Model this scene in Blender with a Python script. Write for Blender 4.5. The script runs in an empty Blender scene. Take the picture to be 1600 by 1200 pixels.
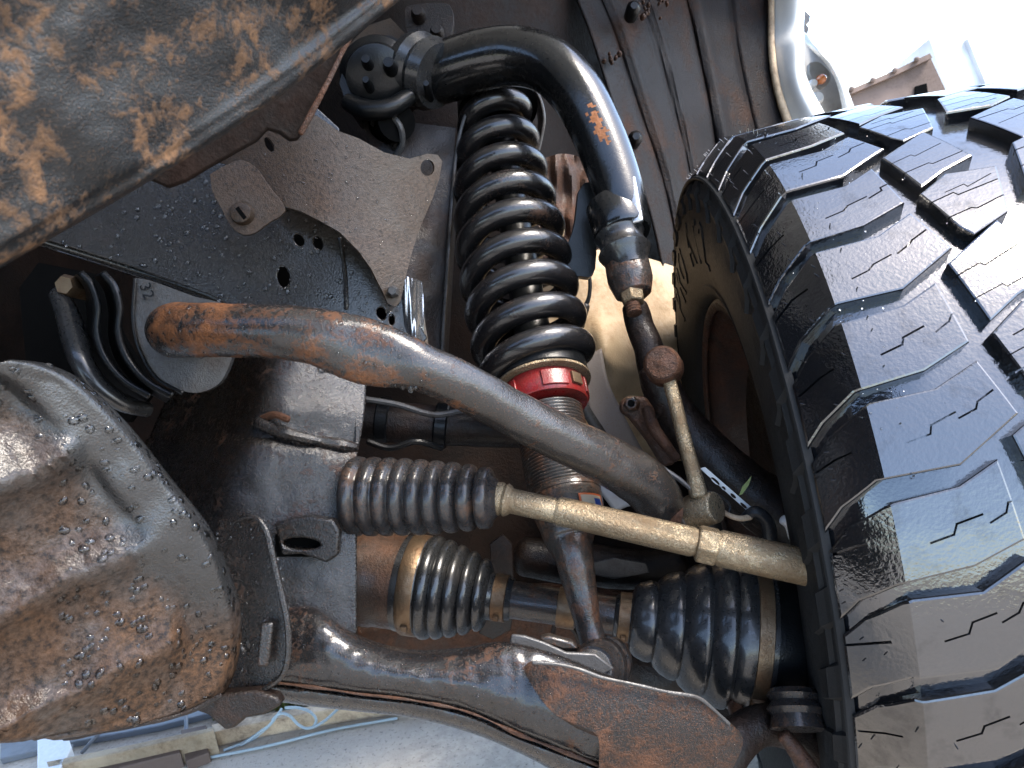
import bpy, bmesh, math, random
from mathutils import Vector, Matrix, noise as mnoise
from math import sin, cos, pi, radians, sqrt, atan2, exp

random.seed(7)
scene = bpy.context.scene
COL = scene.collection

# ------------------------------------------------------------------ camera
F = 1155.0                      # focal length in photo pixels (1600 wide)
PITCH, ROLL = radians(-13), radians(9)
# camera height that puts the tyre (radius 0.44 m, found from its outline) on the ground
CAM_H = 1.1 * (.249 * sin(ROLL) * cos(PITCH) + .1374 * cos(ROLL) * cos(PITCH) - .8304 * sin(PITCH)) + .436
fw = Vector((0, cos(PITCH), sin(PITCH)))
r0 = Vector((1, 0, 0)); u0 = Vector((0, -sin(PITCH), cos(PITCH)))
RT = r0 * cos(ROLL) - u0 * sin(ROLL)
UP = u0 * cos(ROLL) + r0 * sin(ROLL)
CAMLOC = Vector((0, 0, CAM_H))
cam_data = bpy.data.cameras.new('camera')
cam_data.sensor_width = 36.0
cam_data.lens = 36.0 * F / 1600.0
cam_data.clip_start = 0.01
cam_data.clip_end = 3000
cam_data.dof.use_dof = True
cam_data.dof.focus_distance = 0.66
cam_data.dof.aperture_fstop = 20.0
cam = bpy.data.objects.new('camera', cam_data)
COL.objects.link(cam)
m = Matrix((RT, UP, -fw)).transposed().to_4x4()
m.translation = CAMLOC
cam.matrix_world = m
scene.camera = cam

# ------------------------------------------------------------------ world, sun, exposure
SUN_EL, SUN_AZ = radians(56), radians(108)        # hazy sun, from the open side in front of the tyre
sdir = Vector((sin(SUN_AZ) * cos(SUN_EL), cos(SUN_AZ) * cos(SUN_EL), sin(SUN_EL)))
world = bpy.data.worlds.new('World')
scene.world = world
world.use_nodes = True
wn = world.node_tree.nodes; wl = world.node_tree.links
bg = wn['Background']
sky = wn.new('ShaderNodeTexSky')
sky.sky_type = 'NISHITA'; sky.sun_disc = False
sky.sun_elevation = SUN_EL; sky.sun_rotation = SUN_AZ
sky.air_density = 1.0; sky.dust_density = 1.8; sky.ozone_density = 1.0; sky.altitude = 50
wl.new(sky.outputs[0], bg.inputs[0])
bg.inputs[1].default_value = 0.15
sl = bpy.data.lights.new('sun', 'SUN')
sl.energy = 1.1; sl.angle = radians(20); sl.color = (1, .92, .80)
so = bpy.data.objects.new('sun', sl); COL.objects.link(so)
so.rotation_euler = (-sdir).to_track_quat('-Z', 'Y').to_euler()
so.location = (0, 0, 20)
vs = scene.view_settings
vs.view_transform = 'Standard'; vs.look = 'None'; vs.gamma = 1; vs.use_curve_mapping = False
vs.exposure = 2.65
scene.cycles.use_denoising = True
scene.cycles.max_bounces = 8
scene.cycles.diffuse_bounces = 4
scene.cycles.glossy_bounces = 4
scene.cycles.transmission_bounces = 5
scene.cycles.caustics_reflective = False
scene.cycles.caustics_refractive = False
scene.cycles.sample_clamp_indirect = 6

# ------------------------------------------------------------------ helpers
def P(x, y, d):
    """photo direction (x, y) at view distance d metres -> world point"""
    return CAMLOC + (RT * ((x - 800) / F) - UP * ((y - 600) / F) + fw) * d

def CV(p):          # camera-frame vector (x right, y down, z forward) -> world direction
    return RT * p[0] - UP * p[1] + fw * p[2]

def G(x, y, h=0.0):
    """view distance at which photo direction (x, y) meets height h above the ground"""
    q = P(x, y, 1) - CAMLOC
    return (CAM_H - h) / -q.z

def px(r, d):
    return r * d / F

def catmull(pts, n):
    """pts: list of tuples (any length); returns n samples"""
    k = len(pts)
    out = []
    for i in range(n):
        t = i / (n - 1) * (k - 1)
        a = min(int(t), k - 2); f = t - a
        p1, p2 = pts[a], pts[a + 1]
        p0 = pts[a - 1] if a > 0 else tuple(2 * u - v for u, v in zip(p1, p2))
        p3 = pts[a + 2] if a + 2 < k else tuple(2 * v - u for u, v in zip(p1, p2))
        out.append(tuple(.5 * (2 * q1 + (q2 - q0) * f + (2 * q0 - 5 * q1 + 4 * q2 - q3) * f * f + (3 * q1 - q0 - 3 * q2 + q3) * f ** 3)
                         for q0, q1, q2, q3 in zip(p0, p1, p2, p3)))
    return out

class MB:
    def __init__(s):
        s.v = []; s.f = []
    def add(s, v, f):
        o = len(s.v); s.v += [Vector(q) for q in v]; s.f += [tuple(i + o for i in q) for q in f]
        return s
    def ring_loft(s, rings, cap=True):
        n = len(rings[0]); v = [p for r in rings for p in r]; f = []
        for i in range(len(rings) - 1):
            for j in range(n):
                k = (j + 1) % n
                f.append((i * n + j, i * n + k, (i + 1) * n + k, (i + 1) * n + j))
        if cap:
            f.append(tuple(range(n - 1, -1, -1)))
            b = (len(rings) - 1) * n
            f.append(tuple(b + j for j in range(n)))
        return s.add(v, f)
    def tube(s, path, n=40, seg=20, rounded=True, rough=0.0, flat=None, world=False):
        """path of (x, y, depth, radius_px); flat: list of (fraction, squash)"""
        if world:
            smp = catmull([tuple(p[0]) + (p[1],) for p in path], n)
            pts = [Vector(q[:3]) for q in smp]; rad = [q[3] for q in smp]
        else:
            smp = catmull(path, n)
            pts = [P(*q[:3]) for q in smp]; rad = [px(q[3], q[2]) for q in smp]
        if rounded:
            t0 = (pts[0] - pts[1]).normalized(); t1 = (pts[-1] - pts[-2]).normalized()
            A = [(pts[0] + t0 * rad[0] * sin(a) * .6, rad[0] * cos(a)) for a in (1.35, 1.0, .6, .3)]
            B = [(pts[-1] + t1 * rad[-1] * sin(a) * .6, rad[-1] * cos(a)) for a in (.3, .6, 1.0, 1.35)]
            pts = [a[0] for a in A] + pts + [b[0] for b in B]
            rad = [a[1] for a in A] + rad + [b[1] for b in B]
        rings = []; e = None
        for i, p in enumerate(pts):
            t = (pts[min(i + 1, len(pts) - 1)] - pts[max(i - 1, 0)]).normalized()
            if e is None:
                w = (CAMLOC - p); e = (w - t * w.dot(t)).normalized()
            e = (e - t * e.dot(t)).normalized()
            b = t.cross(e)
            ring = []
            sq = 1.0
            if flat:
                fr = i / (len(pts) - 1)
                sq = flat(fr)
            for j in range(seg):
                a = 2 * pi * j / seg
                r = rad[i]
                q = p + e * cos(a) * r * sq + b * sin(a) * r / (sq ** .5)
                if rough:
                    q += (q - p).normalized() * rough * mnoise.noise(q * 60)
                ring.append(q)
            rings.append(ring)
        return s.ring_loft(rings)
    def lathe(s, A, B, prof, seg=32, cap=True, a0=0.0):
        """A, B world points; prof list of (t along AB, radius m)"""
        ax = (B - A); t = ax.normalized()
        w = CAMLOC - A; e = (w - t * w.dot(t)).normalized(); b = t.cross(e)
        rings = [[A + ax * q[0] + (e * cos(a0 + 2 * pi * j / seg) + b * sin(a0 + 2 * pi * j / seg)) * q[1] for j in range(seg)] for q in prof]
        return s.ring_loft(rings, cap)
    def sector(s, A, B, t0, t1, a0, a1, r0_, r1_, n=8):
        ax = B - A; t = ax.normalized()
        w = CAMLOC - A; e = (w - t * w.dot(t)).normalized(); b = t.cross(e)
        rings = []
        for i in range(n + 1):
            a = a0 + (a1 - a0) * i / n
            d = e * cos(a) + b * sin(a)
            rings.append([A + ax * t0 + d * r0_, A + ax * t0 + d * r1_, A + ax * t1 + d * r1_, A + ax * t1 + d * r0_])
        return s.ring_loft(rings)
    def surf(s, grid, nu, nv, fn=None, world=False):
        """grid rows of (x,y,d) control points; bicubic; fn(u,v,x,y)->extra depth"""
        cols = [catmull(r, nu) for r in grid]
        rows = [catmull([c[i] for c in cols], nv) for i in range(nu)]
        v = []; f = []
        for j in range(nv):
            for i in range(nu):
                q = rows[i][j]
                dd = q[2] + (fn(i / (nu - 1), j / (nv - 1), q[0], q[1]) if fn else 0)
                v.append(P(q[0], q[1], dd))
        for j in range(nv - 1):
            for i in range(nu - 1):
                f.append((j * nu + i, j * nu + i + 1, (j + 1) * nu + i + 1, (j + 1) * nu + i))
        return s.add(v, f)
    def plate(s, outline, dfun, th, holes=(), smooth=0, back=None, sub=0):
        """outline of (x,y); dfun(x,y)->depth; th thickness m away from the camera; holes (x,y,rx,ry,rot)"""
        if smooth:
            o2 = catmull(list(outline) + [outline[0]], smooth)[:-1]
        else:
            o2 = outline
        bm = bmesh.new()
        def loop(pts):
            vv = [bm.verts.new((p[0], p[1], 0)) for p in pts]
            return [bm.edges.new((vv[i], vv[(i + 1) % len(vv)])) for i in range(len(vv))]
        ed = loop(o2)
        for h in holes:
            rot = h[4] if len(h) > 4 else 0
            ed += loop([(h[0] + h[2] * cos(a) * cos(rot) - h[3] * sin(a) * sin(rot), h[1] + h[2] * cos(a) * sin(rot) + h[3] * sin(a) * cos(rot))
                        for a in [2 * pi * k / 16 for k in range(16)]])
        bmesh.ops.triangle_fill(bm, use_beauty=True, edges=ed)
        if sub:
            bmesh.ops.subdivide_edges(bm, edges=bm.edges[:], cuts=sub, use_grid_fill=True)
            bmesh.ops.triangulate(bm, faces=bm.faces[:])
        bm.verts.index_update()
        o = len(s.v); nv = len(bm.verts)
        pts = [(v.co.x, v.co.y) for v in bm.verts]
        front = [P(x, y, dfun(x, y)) for x, y in pts]
        if back is None:
            i0 = 0
            a, b, c = P(700, 700, dfun(700, 700)), P(720, 700, dfun(720, 700)), P(700, 720, dfun(700, 720))
            nn = (b - a).cross(c - a).normalized()
            if nn.dot(fw) < 0: nn = -nn
        else:
            nn = back
        s.v += front + [q + nn * th for q in front]
        for f in bm.faces:
            ii = [v.index for v in f.verts]
            s.f.append(tuple(o + i for i in ii)); s.f.append(tuple(o + nv + i for i in reversed(ii)))
        for e in bm.edges:
            if len(e.link_faces) < 2:
                i, j = e.verts[0].index, e.verts[1].index
                s.f.append((o + i, o + j, o + nv + j, o + nv + i))
        bm.free()
        return s
    def box(s, c, X, Y, Z):
        v = [c + X * a + Y * b + Z * e for a in (-1, 1) for b in (-1, 1) for e in (-1, 1)]
        return s.add(v, [(0, 1, 3, 2), (4, 6, 7, 5), (0, 4, 5, 1), (2, 3, 7, 6), (0, 2, 6, 4), (1, 5, 7, 3)])
    def mesh(s, name):
        me = bpy.data.meshes.new(name)
        me.from_pydata([tuple(v) for v in s.v], [], s.f)
        bm = bmesh.new(); bm.from_mesh(me)
        bmesh.ops.recalc_face_normals(bm, faces=bm.faces)
        bm.to_mesh(me); bm.free()
        return me
    def build(s, name, mat, parent=None, smooth=True, bevel=0, solid=0, angle=40):
        me = s.mesh(name)
        o = bpy.data.objects.new(name, me)
        COL.objects.link(o)
        me.materials.append(mat)
        if smooth:
            me.shade_smooth() if hasattr(me, 'shade_smooth') else None
            try:
                me.set_sharp_from_angle(angle=radians(angle))
            except Exception:
                pass
        if solid:
            k = o.modifiers.new('solid', 'SOLIDIFY'); k.thickness = solid; k.offset = 0
        if bevel:
            k = o.modifiers.new('bevel', 'BEVEL'); k.width = bevel; k.segments = 2; k.limit_method = 'ANGLE'; k.angle_limit = radians(35)
        if parent:
            o.parent = parent
            o.matrix_parent_inverse = Matrix.Translation(parent.location).inverted()
        return o

def tag(o, label=None, cat=None, group=None, kind=None):
    if label: o['label'] = label
    if cat: o['category'] = cat
    if group: o['group'] = group
    if kind: o['kind'] = kind
    return o

def thing(name, label, cat, loc, group=None):
    o = bpy.data.objects.new(name, None)
    o.empty_display_size = .05
    COL.objects.link(o); o.location = loc
    return tag(o, label, cat, group)

# ------------------------------------------------------------------ materials
def new_mat(name):
    mt = bpy.data.materials.new(name); mt.use_nodes = True
    nt = mt.node_tree
    return mt, nt, nt.nodes['Principled BSDF']

def coords(nt, seed=0, scale=(1, 1, 1)):
    tc = nt.nodes.new('ShaderNodeTexCoord'); mp = nt.nodes.new('ShaderNodeMapping')
    nt.links.new(tc.outputs['Object'], mp.inputs[0])
    mp.inputs['Location'].default_value = (seed * 1.7, seed * .9, seed * 2.3)
    mp.inputs['Scale'].default_value = scale
    return mp.outputs[0]

def noise(nt, vec, scale, detail=6, rough=.6, dist=0):
    n = nt.nodes.new('ShaderNodeTexNoise')
    n.inputs['Scale'].default_value = scale; n.inputs['Detail'].default_value = detail
    n.inputs['Roughness'].default_value = rough; n.inputs['Distortion'].default_value = dist
    nt.links.new(vec, n.inputs['Vector'])
    return n.outputs['Fac']

def ramp(nt, val, lo, hi, c0=(0, 0, 0, 1), c1=(1, 1, 1, 1)):
    r = nt.nodes.new('ShaderNodeValToRGB')
    r.color_ramp.elements[0].position = lo; r.color_ramp.elements[1].position = hi
    r.color_ramp.elements[0].color = c0; r.color_ramp.elements[1].color = c1
    nt.links.new(val, r.inputs[0])
    return r.outputs[0]

def mix(nt, fac, a, b):
    m_ = nt.nodes.new('ShaderNodeMix'); m_.data_type = 'RGBA'
    def put(i, v):
        if isinstance(v, (tuple, list)):
            m_.inputs[i].default_value = (v[0], v[1], v[2], 1)
        else:
            nt.links.new(v, m_.inputs[i])
    if isinstance(fac, (int, float)): m_.inputs[0].default_value = fac
    else: nt.links.new(fac, m_.inputs[0])
    put(6, a); put(7, b)
    return m_.outputs[2]

def fmath(nt, op, a, b):
    k = nt.nodes.new('ShaderNodeMath'); k.operation = op
    for i, v in enumerate((a, b)):
        if isinstance(v, (int, float)): k.inputs[i].default_value = v
        else: nt.links.new(v, k.inputs[i])
    return k.outputs[0]

def maprange(nt, v, a, b):
    k = nt.nodes.new('ShaderNodeMapRange')
    nt.links.new(v, k.inputs[0]); k.inputs[3].default_value = a; k.inputs[4].default_value = b
    return k.outputs[0]

SEED = [0]
def grime(name, base, mud, mud2=None, amount=.5, scale=25, fine=160, rough=(.28, .8), bump=.25, coat=.0, metallic=0.0, spec=.2, stretch=(1, 1, 1), speck=.35, fine_amt=.5, soft=.12, dark=None, attr=None, cior=1.6, cbump=.5, alb=.6, clow=.3):
    """painted or bare metal with patches of mud / rust and fine grit"""
    SEED[0] += 1
    base = tuple(c_ * alb for c_ in base); mud = tuple(c_ * (alb + .12 if alb < 1 else 1) for c_ in mud)
    if mud2: mud2 = tuple(c_ * alb for c_ in mud2)
    mt, nt, b = new_mat(name)
    v = coords(nt, SEED[0], stretch)
    n1 = noise(nt, v, scale, 8, .62, .4)
    n2 = noise(nt, v, fine, 5, .65)
    n3 = noise(nt, v, scale * .35, 4, .55)
    n4 = noise(nt, v, fine * 3.2, 2, .5)
    comb = fmath(nt, 'ADD', fmath(nt, 'MULTIPLY', n1, .55), fmath(nt, 'ADD', fmath(nt, 'MULTIPLY', n2, .25 * fine_amt * 2), fmath(nt, 'MULTIPLY', n3, .3)))
    if attr:
        at_ = nt.nodes.new('ShaderNodeAttribute'); at_.attribute_name = attr
        comb = fmath(nt, 'ADD', comb, fmath(nt, 'MULTIPLY', fmath(nt, 'SUBTRACT', at_.outputs['Fac'], .6), .5))
    th = .80 - amount * .42 + (fine_amt - .5) * .25
    mask = ramp(nt, comb, max(0, th - soft), min(1, th + soft))
    mud2 = mud2 or tuple(c * .5 for c in mud)
    mcol = mix(nt, ramp(nt, n2, .35, .65), mud, mud2)
    dk = dark or tuple(c * .55 for c in base)
    bcol = mix(nt, ramp(nt, n3, .35, .65), base, dk)
    col = mix(nt, mask, bcol, mcol)
    # tiny grit
    grit = ramp(nt, n4, .64 - speck * .12, .67 - speck * .1)
    gf = fmath(nt, 'MULTIPLY', grit, speck)
    col = mix(nt, gf, col, mud)
    nt.links.new(col, b.inputs['Base Color'])
    rr = fmath(nt, 'ADD', maprange(nt, mask, rough[0], rough[1]), fmath(nt, 'MULTIPLY', fmath(nt, 'SUBTRACT', n2, .5), .35))
    nt.links.new(rr, b.inputs['Roughness'])
    b.inputs['Metallic'].default_value = metallic
    b.inputs['Specular IOR Level'].default_value = spec
    if coat:
        nt.links.new(maprange(nt, mask, coat, coat * .3), b.inputs['Coat Weight'])
        b.inputs['Coat Roughness'].default_value = .07
        b.inputs['Coat IOR'].default_value = cior
    bp = nt.nodes.new('ShaderNodeBump')
    bp.inputs['Strength'].default_value = bump; bp.inputs['Distance'].default_value = .004
    h = fmath(nt, 'ADD', fmath(nt, 'MULTIPLY', mask, .5), fmath(nt, 'ADD', fmath(nt, 'MULTIPLY', n2, .5), fmath(nt, 'MULTIPLY', n4, .45)))
    nt.links.new(h, bp.inputs['Height'])
    nt.links.new(bp.outputs[0], b.inputs['Normal'])
    b2 = nt.nodes.new('ShaderNodeBump')
    b2.inputs['Strength'].default_value = bump * cbump; b2.inputs['Distance'].default_value = .002
    nt.links.new(fmath(nt, 'ADD', fmath(nt, 'MULTIPLY', n2, clow), n4), b2.inputs['Height'])
    nt.links.new(b2.outputs[0], b.inputs['Coat Normal'])
    return mt

MUD = (.34, .15, .065); MUDL = (.45, .27, .13); RUST = (.28, .085, .03); RUSTD = (.10, .042, .022)
BLK = (.022, .025, .029)
M = {}
M['bumper'] = grime('muddy_bumper', (.018, .021, .024), (.34, .18, .088), (.13, .082, .05), .47, 90, 420, (.38, .85), .4, coat=.25, speck=.2, fine_amt=.7, soft=.045, alb=.46)
M['bumper_in'] = grime('flange_dark', (.010, .008, .007), (.028, .016, .012), None, .5, 40, 150, (.6, .9), .3, spec=.08, alb=.45)
M['skid'] = grime('skid_mud', (.085, .088, .09), (.16, .08, .037), (.026, .018, .013), .31, 26, 240, (.22, .75), .45, coat=.5, speck=.2, attr='mud', soft=.12, fine_amt=.8, alb=.36)
M['rail'] = grime('rail_paint', (.038, .033, .029), (.07, .048, .036), None, .25, 20, 190, (.26, .5), .3, coat=.5, speck=.15, alb=.55, cbump=.35)
M['tan'] = grime('dusty_shield', (.11, .083, .06), (.15, .082, .043), (.045, .037, .03), .55, 16, 320, (.34, .6), .35, coat=.2, speck=.4, metallic=.3, fine_amt=.8, soft=.14, alb=.40)
M['sway'] = grime('sway_bar_rust', (.036, .034, .032), (.38, .14, .044), (.13, .06, .03), .36, 34, 300, (.22, .8), .5, coat=.6, speck=.2, fine_amt=.75, soft=.05, cbump=.25, alb=.5, attr='mud')
M['xmember'] = grime('crossmember_rust', (.016, .015, .014), (.26, .105, .045), (.07, .034, .02), .30, 38, 300, (.26, .8), .7, coat=.55, speck=.22, fine_amt=.85, soft=.06, alb=.44, cbump=.45, clow=.6)
M['lca'] = grime('arm_rust', (.022, .023, .025), (.30, .125, .05), (.09, .045, .026), .32, 38, 300, (.25, .75), .45, coat=.6, speck=.2, fine_amt=.85, soft=.055, cbump=.22, alb=.48)
M['lca_plate'] = grime('arm_plate_rust', (.028, .025, .023), (.25, .105, .05), (.12, .06, .036), .52, 46, 340, (.42, .85), .7, coat=.15, speck=.45, fine_amt=1.0, soft=.08, alb=.52)
M['uca'] = grime('black_gloss_paint', (.010, .011, .012), (.03, .026, .023), None, .15, 20, 200, (.24, .45), .1, coat=.6, speck=.05)
M['black'] = grime('black_paint', (.007, .008, .009), (.03, .022, .018), None, .25, 30, 180, (.35, .6), .2, coat=.1, speck=.1)
M['spring'] = grime('spring_paint', (.013, .013, .014), (.13, .06, .032), (.05, .028, .018), .22, 40, 300, (.22, .7), .3, coat=.65, speck=.2, fine_amt=.8, soft=.07, cbump=.25)
M['rubber'] = grime('boot_rubber', (.032, .033, .034), (.06, .048, .04), None, .2, 30, 300, (.30, .5), .06, coat=.3, speck=.12, cbump=.3, spec=.4)
M['rubber_dirty'] = grime('dirty_boot_rubber', (.030, .031, .033), (.19, .09, .042), (.08, .046, .03), .32, 44, 300, (.3, .75), .25, coat=.35, speck=.35, fine_amt=.75, soft=.07, cbump=.2)
M['zinc'] = grime('yellow_zinc', (.46, .37, .245), (.16, .09, .045), (.26, .185, .11), .42, 80, 480, (.28, .65), .45, metallic=.75, speck=.6, fine_amt=.9, alb=.7)
M['clampm'] = grime('clamp_steel', (.30, .21, .13), (.19, .09, .04), None, .4, 60, 300, (.35, .65), .2, metallic=.7)
M['steel'] = grime('bright_steel', (.50, .52, .55), (.3, .23, .16), None, .25, 60, 300, (.18, .5), .15, metallic=.9, speck=.1, alb=1)
M['joint'] = grime('joint_rust', (.045, .03, .022), (.17, .075, .036), (.06, .034, .022), .45, 24, 280, (.35, .75), .35, coat=.4, speck=.3, fine_amt=.8, cbump=.3, alb=.7)
M['rusty'] = grime('heavy_rust', (.06, .034, .023), (.16, .062, .028), (.05, .026, .016), .55, 60, 280, (.45, .85), .6, coat=.15, speck=.3, fine_amt=.7)
M['dark_rust'] = grime('dark_rust', (.018, .013, .011), (.085, .04, .022), (.04, .022, .015), .36, 30, 230, (.4, .8), .45, coat=.15, speck=.3, fine_amt=.7, alb=.42)
M['shaft'] = grime('shaft_rust', (.040, .037, .034), (.17, .072, .034), None, .40, 70, 300, (.32, .75), .4, coat=.5, speck=.4, fine_amt=.8, soft=.08, cbump=.3)
M['red'] = grime('red_anodised', (.36, .022, .022), (.14, .045, .03), None, .36, 50, 300, (.3, .6), .2, coat=.3, speck=.4, fine_amt=.8, alb=.55)
M['apron'] = grime('apron_brown', (.015, .011, .010), (.05, .028, .02), None, .4, 9, 160, (.6, .9), .35, speck=.25, fine_amt=.7, spec=.1, alb=.5)
M['liner'] = grime('liner_dust', (.032, .030, .032), (.16, .07, .036), (.06, .036, .026), .40, 11, 240, (.45, .8), .45, speck=.3, fine_amt=.9, soft=.08, alb=.28, spec=.12)
M['cream'] = grime('cream_underseal', (.62, .46, .28), (.36, .21, .10), None, .38, 12, 110, (.5, .8), .3, speck=.2, alb=.8)
M['grey_shield'] = grime('grey_shield', (.24, .21, .19), (.14, .09, .06), None, .3, 14, 150, (.45, .7), .15, alb=.75)
M['bracket_grey'] = grime('bracket_grey', (.10, .10, .10), (.06, .045, .035), None, .4, 40, 260, (.3, .65), .3, coat=.25, speck=.3, fine_amt=.6)
M['white'] = grime('white_body_paint', (.80, .81, .79), (.6, .55, .45), None, .08, 8, 90, (.25, .5), .03, coat=.4, speck=.03, alb=1)
M['lip'] = grime('cream_lip', (.55, .42, .28), (.14, .085, .055), None, .38, 40, 180, (.5, .8), .2, alb=1)
M['tyre'] = grime('tyre_rubber', (.020, .021, .022), (.035, .03, .026), None, .22, 20, 260, (.6, .85), .2, spec=.12, speck=.1, alb=.9)
M['tread'] = grime('wet_tread_rubber', (.006, .007, .009), (.016, .014, .012), None, .2, 30, 120, (.5, .6), .12, coat=1.0, speck=.08, cior=1.95, spec=.05, alb=1, cbump=.8, clow=1.0)
M['rim'] = grime('rusty_rim', (.04, .026, .022), (.13, .055, .034), (.06, .034, .025), .5, 30, 240, (.45, .8), .4, coat=.1, speck=.3, fine_amt=.8, alb=.8)
M['wire'] = grime('cable_black', (.03, .033, .037), (.1, .08, .06), None, .2, 40, 200, (.35, .6), .1)
M['lampgrey'] = grime('lamp_grey', (.30, .30, .29), (.2, .17, .14), None, .2, 20, 120, (.4, .6), .1, alb=1)
M['roof'] = grime('roof_brown', (.22, .16, .13), (.14, .1, .08), None, .4, 3, 40, (.6, .8), .2, alb=.7)
M['wall'] = grime('white_wall', (.78, .8, .81), (.7, .7, .68), None, .2, 2, 20, (.7, .9), .05, speck=0, alb=1)
M['timber'] = grime('pale_timber', (.50, .40, .27), (.25, .16, .09), None, .4, 20, 160, (.6, .8), .3, speck=.3, alb=.8)
M['greypanel'] = grime('grey_panel', (.28, .31, .35), (.2, .19, .18), None, .3, 3, 40, (.5, .8), .1, alb=.7)
M['bluecable'] = grime('pale_blue_cable', (.35, .43, .47), (.3, .28, .24), None, .2, 10, 90, (.5, .7), .1, alb=1)
M['leaf'] = grime('green_leaf', (.22, .28, .08), (.3, .3, .12), None, .4, 80, 300, (.4, .6), .1, alb=.7)

def plain(name, col, rough=.5, metallic=0, coat=0):
    mt, nt, b = new_mat(name)
    v = coords(nt, 3)
    n = noise(nt, v, 120, 5)
    nt.links.new(mix(nt, n, tuple(c * .75 for c in col), tuple(min(1, c * 1.2) for c in col)), b.inputs['Base Color'])
    b.inputs['Roughness'].default_value = rough; b.inputs['Metallic'].default_value = metallic
    b.inputs['Coat Weight'].default_value = coat
    return mt
M['sticker_o'] = plain('sticker_orange', (.32, .07, .02), .4)
M['sticker_w'] = plain('sticker_cream', (.30, .26, .2), .4)
M['sticker_b'] = plain('sticker_blue', (.02, .05, .2), .4)
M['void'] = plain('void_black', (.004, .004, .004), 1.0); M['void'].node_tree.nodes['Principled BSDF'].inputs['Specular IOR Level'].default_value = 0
M['pale'] = plain('pale_plastic', (.55, .56, .56), .4)

mt, nt, b = new_mat('amber_bulb')
b.inputs['Base Color'].default_value = (.85, .25, .05, 1); b.inputs['Roughness'].default_value = .08
b.inputs['Transmission Weight'].default_value = .4; b.inputs['Coat Weight'].default_value = 1
M['amber'] = mt
mt, nt, b = new_mat('water')
nt.nodes.remove(b)
out_ = nt.nodes['Material Output']
g1 = nt.nodes.new('ShaderNodeBsdfGlossy'); g1.inputs['Roughness'].default_value = .03
t1 = nt.nodes.new('ShaderNodeBsdfTransparent'); t1.inputs['Color'].default_value = (.93, .94, .95, 1)
r1 = nt.nodes.new('ShaderNodeBsdfRefraction'); r1.inputs['IOR'].default_value = 1.33; r1.inputs['Roughness'].default_value = .02
ma = nt.nodes.new('ShaderNodeMixShader'); ma.inputs[0].default_value = .6
mb_ = nt.nodes.new('ShaderNodeMixShader'); fr_ = nt.nodes.new('ShaderNodeFresnel'); fr_.inputs['IOR'].default_value = 1.5
nt.links.new(t1.outputs[0], ma.inputs[1]); nt.links.new(r1.outputs[0], ma.inputs[2])
nt.links.new(fr_.outputs[0], mb_.inputs[0]); nt.links.new(ma.outputs[0], mb_.inputs[1]); nt.links.new(g1.outputs[0], mb_.inputs[2])
nt.links.new(mb_.outputs[0], out_.inputs[0])
M['water'] = mt

# concrete ground
mt, nt, b = new_mat('concrete')
v = coords(nt, 1)
a1 = noise(nt, v, 1.2, 6); a2 = noise(nt, v, 45, 6, .7); a3 = noise(nt, v, 160, 2)
c = mix(nt, ramp(nt, a2, .35, .62), (.18, .16, .135), (.44, .39, .325))
c = mix(nt, ramp(nt, a1, .35, .7), c, (.42, .375, .315))
c = mix(nt, ramp(nt, a3, .58, .78), c, (.12, .11, .1))
nt.links.new(c, b.inputs['Base Color']); b.inputs['Roughness'].default_value = .85
bp = nt.nodes.new('ShaderNodeBump'); bp.inputs['Strength'].default_value = .5; bp.inputs['Distance'].default_value = .01
nt.links.new(a2, bp.inputs['Height']); nt.links.new(bp.outputs[0], b.inputs['Normal'])
M['concrete'] = mt

# water droplets spread over the camera-facing faces of a part
def droplets(parent, src, count, rmin, rmax, region=None, name='water_droplets', under=False):
    me = src.data
    tris = []; acc = []; tot = 0
    for p in me.polygons:
        c = p.center; n = p.normal
        to = (CAMLOC - c).normalized()
        k = n.dot(to)
        if under:
            if abs(n.z) < .3: pass
        if abs(k) < .12: continue
        rel = c - CAMLOC
        z = rel.dot(fw)
        if z <= 0: continue
        X = 800 + F * rel.dot(RT) / z; Y = 600 - F * rel.dot(UP) / z
        if X < -30 or X > 1630 or Y < -30 or Y > 1230: continue
        if region and not region(X, Y): continue
        tris.append((p, 1 if k > 0 else -1)); tot += p.area; acc.append(tot)
    if not tris: return None
    mb = MB()
    import bisect
    for _ in range(count):
        p, sg = tris[min(bisect.bisect(acc, random.random() * tot), len(tris) - 1)]
        vs_ = [me.vertices[i].co for i in p.vertices]
        if len(vs_) > 4: continue
        if len(vs_) == 4:
            a, b_ = random.random(), random.random()
            q = vs_[0].lerp(vs_[1], a).lerp(vs_[3].lerp(vs_[2], a), b_)
        else:
            a, b_ = sorted((random.random(), random.random()))
            q = vs_[0] * a + vs_[1] * (b_ - a) + vs_[2] * (1 - b_)
        n = p.normal * sg
        r = rmin + (rmax - rmin) * random.random() ** 4
        e = n.orthogonal().normalized(); g = n.cross(e)
        ph = random.random() * 6
        e, g = e * cos(ph) + g * sin(ph), g * cos(ph) - e * sin(ph)
        st = random.uniform(.8, 1.25)
        seg, prf = (8, ((1, -.15), (1, .1), (.86, .42), (.5, .66), (.12, .76))) if r > .0009 else (6, ((1, -.1), (.9, .35), (.35, .7)))
        rings = []
        for (rr, hh) in prf:
            rings.append([q + (e * cos(2 * pi * j / seg) * st + g * sin(2 * pi * j / seg) / st) * r * rr + n * r * hh for j in range(seg)])
        mb.ring_loft(rings)
    o = mb.build(name, M['water'], parent, angle=180)
    o['kind'] = 'stuff'
    return o

# ================================================================== THE SETTING
gm = MB()
gm.add([(-400, -400, 0), (400, -400, 0), (400, 900, 0), (-400, 900, 0)], [(0, 1, 2, 3)])
g = gm.build('ground', M['concrete'], smooth=False)
tag(g, 'pale grey concrete yard', None, None, 'structure')

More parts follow.
